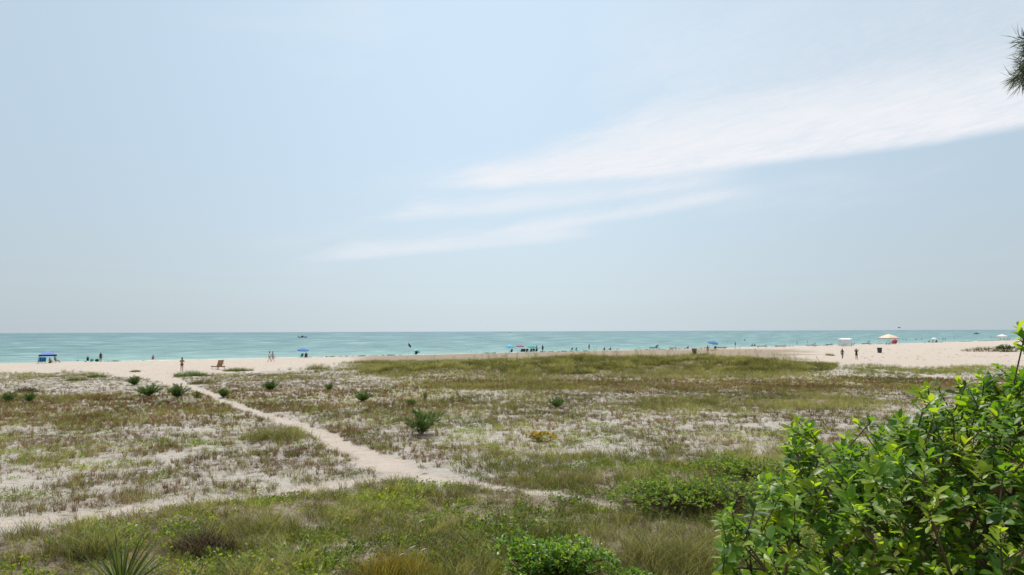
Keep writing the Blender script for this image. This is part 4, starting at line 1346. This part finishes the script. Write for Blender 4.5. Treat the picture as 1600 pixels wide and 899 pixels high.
def canopy_tent(label, loc, rz, c, val, size=3.0, h=2.15, peak=0.75, group=None, name='canopy_tent'):
    t = thing(name, label, 'canopy', loc, rz, group)
    s = size / 2
    for x_ in (-1, 1):
        for y_ in (-1, 1):
            mb = MB(); mb.box((x_ * s * .97, y_ * s * .97, h / 2 - .05), (.05, .05, h + .1))
            mb.build('leg', M['steel'], t)
    mb = MB()
    k1 = 7
    V, Fc = [], []
    for i in range(k1 + 1):
        u = i / k1
        r_ = s * (1 - u)
        z = h + peak * (1 - (1 - u) ** 1.6) - .05 * math.sin(math.pi * u)
        V += [(-r_, -r_, z), (0, -r_ * .99, z - .06 * (1 - u)), (r_, -r_, z), (r_ * .99, 0, z - .06 * (1 - u)), (r_, r_, z), (0, r_ * .99, z - .06 * (1 - u)), (-r_, r_, z), (-r_ * .99, 0, z - .06 * (1 - u))]
    for i in range(k1):
        Fc += [(i * 8 + j, i * 8 + (j + 1) % 8, (i + 1) * 8 + (j + 1) % 8, (i + 1) * 8 + j) for j in range(8)]
    mb.add(V, Fc)
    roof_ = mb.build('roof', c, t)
    for j, (dx_, dy_) in enumerate(((0, -1), (0, 1), (-1, 0), (1, 0))):
        mb = MB()
        mb.box((dx_ * (s + .012), dy_ * (s + .012), h - .12), (size if dx_ == 0 else .015, size if dy_ == 0 else .015, .28))
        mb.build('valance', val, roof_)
    return t
p = beach(74, 567.6)
canopy_tent('royal blue peaked canopy tent standing by the waterline', p, 0.62, cmat((0.16, 0.24, 0.50)), cmat((0.02, 0.035, 0.14)), 2.5, 1.45, 0.62)  # sunlit top and shaded valance are put into the two cloth colours
for px, lab in ((62.5, 'blue beach chair beneath the royal blue canopy, beside its twin'), (67.5, 'blue beach chair beneath the royal blue canopy, beside its twin')):
    q = beach(px, 568)
    make_chair((0.01, 0.16, 0.42), lab, q, AL + 0.2, 'twin blue chairs under the blue canopy').scale = (1.15,) * 3
def bag(label, loc, c, sz):
    t = thing('beach_bag', label, 'bag', loc, random.random())
    mb = MB(); mb.ball((0, 0, sz * .42), (sz * .62, sz * .4, sz * .5), 12, 8)
    mb.v = [(x, y, max(z, 0)) for x, y, z in mb.v]
    mb.build('sack', cmat(c), t, True)
    for s_ in (-1, 1):
        mb = MB(); mb.tube([(-sz * .25, s_ * sz * .1, sz * .82), (-sz * .15, s_ * sz * .12, sz * 1.1), (sz * .15, s_ * sz * .12, sz * 1.1), (sz * .25, s_ * sz * .1, sz * .82)], .015, 5)
        mb.build('handle', cmat(WHITE), t)
bag('pale green beach bag lying by the seated dark haired person', beach(143.5, 564.8), (0.08, 0.36, 0.30), 0.55)
bag('dark green beach bag at the feet of the standing person', beach(151.5, 565.4), (0.01, 0.09, 0.07), 0.6)
bag('white beach bag lying on the sand near the seaweed line', beach(121.5, 564), (0.7, 0.7, 0.68), 0.32)
t = parasol('small blue parasol over the seated pair on open sand', beach(473, 558.2), AL, (0.09, 0.20, 0.42), 1.25, 2.0)
make_chair(TEAL, 'teal beach chair beneath the small blue parasol', beach(471, 559.6), AL + .2)
make_chair((0.05, 0.06, 0.07), 'dark beach chair holding the seated person beneath the small blue parasol', beach(478, 559.8), AL - .2)
# wooden lounger by the path
p = hit(341, 577.5)
lounger('empty wooden slatted lounger with raised back on the upper beach', p, -0.75, M['wood'], M['wood'], 58, 2.4, 0.75, 0.36, slats=True)
# dark flag on a pole
p = beach(638, 556)
t = thing('beach_flag', 'dark drooping flag on a thin pole above the dune grass', 'flag', p, 0, None, 0.8)
mb = MB(); mb.tube([(0, 0, -.2), (0, 0, 3.5)], .025, 8)
mb.build('pole', M['steel'], t)
mb = MB()
V, Fc = [], []
for i in range(7):
    u = i / 6
    V += [(.03 + .75 * u, .08 * math.sin(u * 7), 3.45 - 1.0 * u), (.03 + .62 * u, .08 * math.sin(u * 7 + .5), 2.55 - .45 * u)]
Fc = [(2 * i, 2 * i + 1, 2 * i + 3, 2 * i + 2) for i in range(6)]
mb.add(V, Fc)
f = mb.build('cloth', cmat((0.015, 0.018, 0.05)), t)
f.modifiers.new('thick', 'SOLIDIFY').thickness = 0.012
parasol('faint turquoise parasol leaning beside the dark flag', beach(650, 555.2), AL, (0.25, 0.55, 0.55), 0.7, 1.45, 0.5)
make_chair((0.02, 0.03, 0.04), 'dark beach chair behind the dune grass near the flag', beach(649.5, 555.6), AL)
PG = 'row of parasols beyond the dune'
parasol('turquoise parasol beside a mauve one beyond the dune', beach(796, 552.0), AL, (0.10, 0.45, 0.60), 1.0, 2.0, 0.1, PG)
parasol('mauve parasol between a turquoise and a green one', beach(812.5, 551.6), AL, (0.30, 0.16, 0.26), 1.05, 2.0, 0.02, PG)
parasol('sea green parasol beside the mauve one', beach(830, 551.2), AL, (0.10, 0.42, 0.38), 1.05, 1.9, 0.1, PG)
CG = 'dark chairs under the row of parasols'
ch = make_chair((0.03, 0.06, 0.07), 'dark beach chair standing under the row of three parasols', beach(798.5, 551.9), AL, CG)
for px, py in ((815, 551.5), (818.5, 551.5), (823, 551.4), (828.5, 551.3), (833, 551.2), (837.5, 551)):
    copy_thing(ch, ch['label'], beach(px, py), AL + random.uniform(-.3, .3), CG, 1.05)
ch = make_chair((0.02, 0.28, 0.27), 'bright teal beach chair, one of an empty pair by the water', beach(893, 548.6), AL, 'pair of teal chairs')
copy_thing(ch, ch['label'], beach(899.5, 548.5), AL + .1, 'pair of teal chairs', 1.0)
lounger('dark grey padded double lounger on the sand beyond the dune crest', beach(1023, 547.2), AL - 0.35, cmat((0.05, 0.055, 0.06)), cmat((0.07, 0.075, 0.08)), 50, 2.5, 1.3, 0.55)
lounger('lone grey lounger near a person sitting upright', beach(1052, 546), AL - 0.5, cmat((0.18, 0.18, 0.18)), cmat((0.25, 0.25, 0.26)), 40, 2.2)
parasol('bright blue parasol beside the person in red', beach(1112, 547), AL, (0.06, 0.19, 0.40), 1.35, 2.3, 0.25)
make_chair((0.02, 0.14, 0.10), 'dark green beach chair under the bright blue parasol', beach(1116.5, 546.8), AL - 0.3)
LG = 'low sunbeds spread along the waterline'
for px, py, bk, lab in ((1126, 546.2, 12, 'low dark flat sunbed beside the bright blue parasol'), (1191, 543.6, 25, 'low dark sunbed with a white towel beside the pair sitting at the water'), (1220, 543.4, 15, 'low dark sunbed standing alone on clean sand'),
                        (1268, 541.8, 38, 'low dark sunbed with a raised back and things on it'), (1296, 541, 30, 'short dark sunbed beside the white cabana'), (1354, 539.2, 55, 'low sunbed with steep raised back between cabana and canopy')):
    p = beach(px, py)
    t = lounger(lab, p, -0.05, cmat((0.10, 0.10, 0.11)), cmat((0.13, 0.14, 0.15)), bk, 2.9 if px != 1296 else 1.9, 1.0, 0.42, LG)
    if px in (1191, 1220, 1268):
        tw_ = MB(); tw_.box((0, 0, .05), (.8, .55, .09)); tw_.ball((.2, 0, .14), (.22, .2, .12))
        o = tw_.build('towel', cmat((0.7, 0.7, 0.7)))
        o.location = p + Vector((-.75, 0, .44))
        tag(o, {1191: 'white towel bundle on the sunbed by the sitting pair', 1220: 'white towel bundle on the sunbed standing alone', 1268: 'white towel bundle on the sunbed with raised back'}[px], 'towel', 'towels on the sunbeds')
# bins
def barrel(label, loc):
    t = thing('trash_barrel', label, 'barrel', loc, 0, 'beach trash barrels')
    mb = MB(); mb.lathe([(.001, 0), (.36, 0), (.38, .08), (.43, .5), (.45, .98), (.41, .98), (.38, .2), (.001, .18)], 20)
    mb.build('body', cmat((0.085, 0.075, 0.085)), t, True)
    for z in (.35, .7):
        mb = MB(); mb.lathe([(.415 + z * .04, z - .02), (.45 + z * .03, z), (.415 + z * .04, z + .02)], 20)
        mb.build('hoop', cmat((0.11, 0.10, 0.11)), t, True)
    mb = MB(); mb.lathe([(.44, .96), (.50, .97), (.50, 1.05), (.42, 1.06), (.42, .97)], 20)
    mb.build('rim', cmat((0.06, 0.055, 0.06)), t, True)
    return t
barrel('dark trash barrel standing on the open sand', beach(1374.5, 551.6))
barrel('dark trash barrel half hidden behind the dune crest', beach(1085, 553.5))
# white cabana
p = beach(1320.5, 541.6)
t = thing('beach_cabana', 'white flat roofed cabana with thin curtain sides', 'cabana', p, 0.05)
w_, d_, h_ = 3.1, 2.2, 2.15
for x_ in (-1, 1):
    for y_ in (-1, 1):
        mb = MB(); mb.box((x_ * w_ / 2, y_ * d_ / 2, h_ / 2), (.07, .07, h_ + .1))
        mb.build('post', cmat(WHITE), t)
mb = MB()
mb.add([(-1.65, -1.2, h_), (1.65, -1.2, h_), (1.65, 1.2, h_), (-1.65, 1.2, h_), (-1.5, 0, h_ + .28), (1.5, 0, h_ + .28), (-1.65, -1.2, h_ - .12), (1.65, -1.2, h_ - .12), (1.65, 1.2, h_ - .12), (-1.65, 1.2, h_ - .12)],
       [(0, 1, 5, 4), (1, 2, 5), (2, 3, 4, 5), (3, 0, 4), (6, 7, 1, 0), (7, 8, 2, 1), (8, 9, 3, 2), (9, 6, 0, 3)])
mb.build('roof', cmat(WHITE), t)
m, gg = mat_new('gauze')
ts = gg.new('ShaderNodeBsdfTransparent')
df = gg.new('ShaderNodeBsdfDiffuse'); df.inputs[0].default_value = (.8, .8, .82, 1)
mx = gg.new('ShaderNodeMixShader'); mx.inputs[0].default_value = .55
gg.nt.links.new(ts.outputs[0], mx.inputs[1]); gg.nt.links.new(df.outputs[0], mx.inputs[2])
finish(gg, mx.outputs[0])
for y_ in (-d_ / 2 + .02, d_ / 2 - .02):
    mb = MB()
    V = [(-w_ / 2 + w_ * i / 24, y_ + .04 * math.sin(i * 1.9), z) for i in range(25) for z in (.12, h_ - .05)]
    mb.add(V, [(2 * i, 2 * i + 2, 2 * i + 3, 2 * i + 1) for i in range(24)])
    mb.build('curtain', m, t)
WG = 'white framed seats in the cabana'
ch = make_chair((0.6, 0.6, 0.6), 'white seat standing inside the white cabana', p + Vector((-.9, -.2, 0)), AL, WG)
copy_thing(ch, ch['label'], p + Vector((.0, -.1, 0)), AL, WG, 1.0)
ch = make_chair((0.04, 0.10, 0.12), 'dark blue beach chair on the sand just outside the white cabana', beach(1329.5, 541.2), AL, 'chairs outside the cabana')
copy_thing(ch, ch['label'], beach(1333, 540.8), AL + .2, 'chairs outside the cabana', 1.05)
# peach canopy and its company
canopy_tent('large peach coloured peaked canopy on the far beach', beach(1389, 538.8), 0.35, cmat((0.72, 0.56, 0.42)), cmat((0.55, 0.36, 0.27)), 4.6, 2.3, 1.25)
parasol('dark red parasol tipped onto the sand beside the peach canopy', beach(1401, 537.4), -1.2, (0.30, 0.03, 0.05), 1.25, 1.9, 1.05)
ch = make_chair((0.04, 0.25, 0.25), 'teal beach chair beneath the peach canopy', beach(1384, 539.2), AL, 'teal chairs under the peach canopy')
copy_thing(ch, ch['label'], beach(1389, 539), AL, 'teal chairs under the peach canopy', 1.05)
t = parasol('white parasol amid a group sitting by the water', beach(1459, 534.8), AL, (0.72, 0.74, 0.76), 1.15, 2.0)
ch = make_chair((0.03, 0.04, 0.05), 'dark beach chair in the group round the white parasol', beach(1456.5, 535), AL, 'chairs round the white parasol')
copy_thing(ch, ch['label'], beach(1461.5, 535), AL, 'chairs round the white parasol', 1.1)
canopy_tent('cream canopy tent far along the beach beside the leafy tree', beach(1566, 531.4), 0.5, cmat((0.72, 0.64, 0.55)), cmat((0.55, 0.48, 0.42)), 4.2, 1.9, 1.1)
ch = make_chair((0.05, 0.05, 0.06), 'dark beach chair in the shade of the cream canopy', beach(1563, 531.8), AL, 'dark chairs by the cream canopy')
for px in (1568, 1573, 1577): copy_thing(ch, ch['label'], beach(px, 531.5), AL, 'dark chairs by the cream canopy', 1.2)

# ------------------------------------------------------------------ boats and birds
def boat(label, px, py, L_):
    d = ray(px, py)
    p = Vector((0, 0, CAMZ)) + Vector(d) * ((WATER_Z - CAMZ) / d[2])
    t = thing('motorboat', label, 'boat', p, 0.1)
    mb = MB()
    st = [(-.5, .30, .9), (-.2, .34, .9), (.15, .32, 1.0), (.38, .2, 1.15), (.5, .01, 1.3)]
    V = []
    for u, w_, z in st:
        V += [(u * L_, -w_ * L_ * .4, z * .8), (u * L_, w_ * L_ * .4, z * .8), (u * L_, w_ * L_ * .26, -.3), (u * L_, -w_ * L_ * .26, -.3)]
    Fc = []
    for i in range(4):
        Fc += [(4 * i + j, 4 * i + (j + 1) % 4, 4 * i + 4 + (j + 1) % 4, 4 * i + 4 + j) for j in range(4)]
    Fc += [(0, 3, 2, 1), (16, 17, 18, 19)]
    mb.add(V, Fc)
    mb.build('hull', cmat((0.10, 0.12, 0.14)), t)
    mb = MB(); mb.box((-.05 * L_, 0, 1.15), (.22 * L_, .16 * L_, .9))
    mb.build('console', cmat((0.12, 0.13, 0.15)), t)
    mb = MB(); mb.box((-.05 * L_, 0, 2.1), (.28 * L_, .2 * L_, .08))
    for sx in (-1, 1):
        for sy in (-1, 1): mb.tube([((-.05 + sx * .12) * L_, sy * .08 * L_, .8), ((-.05 + sx * .12) * L_, sy * .08 * L_, 2.1)], .03, 5)
    mb.build('top', cmat((0.10, 0.11, 0.12)), t)
    mb = MB(); mb.box((-.53 * L_, 0, .7), (.5, .4, 1.0))
    mb.build('outboard', cmat(BLACK), t)
boat('dark motorboat with a flat top out on the sea beyond the small blue parasol', 473, 527.6, 8.5)
boat('dark motorboat far out on the sea beyond the cream canopy', 1526, 522.2, 8.0)
boat('tiny motorboat on the horizon', 797, 520.0, 10)
def bird(label, px, py, D, c, span):
    t = thing('seabird', label, 'bird', sight(px, py, D), 0.6)
    mb = MB(); mb.tube([(0, -.5, .02), (0, -.3, 0), (0, 0, 0), (0, .28, .04), (0, .42, .08), (0, .62, .04)], [.02, .07, .10, .06, .05, .01], 8)
    mb.build('body', cmat(c), t, True)
    for s_ in (-1, 1):
        mb = MB()
        mb.add([(0, .16, .04), (0, -.14, .04), (s_ * .5, .2, .26), (s_ * .5, -.10, .24), (s_ * 1.0, -.02, .18), (s_ * .96, -.12, .17)], [(0, 1, 3, 2), (2, 3, 5, 4)])
        w_ = mb.build('wing', cmat(c), t)
        w_.modifiers.new('thick', 'SOLIDIFY').thickness = .02
    t.scale = (span / 2,) * 3
bird('white gull gliding above the horizon', 762, 510, 150, (0.7, 0.7, 0.7), 1.2)
bird('dark seabird flying low above the sea near the peach canopy', 1405, 512.5, 170, (0.05, 0.05, 0.06), 1.5)
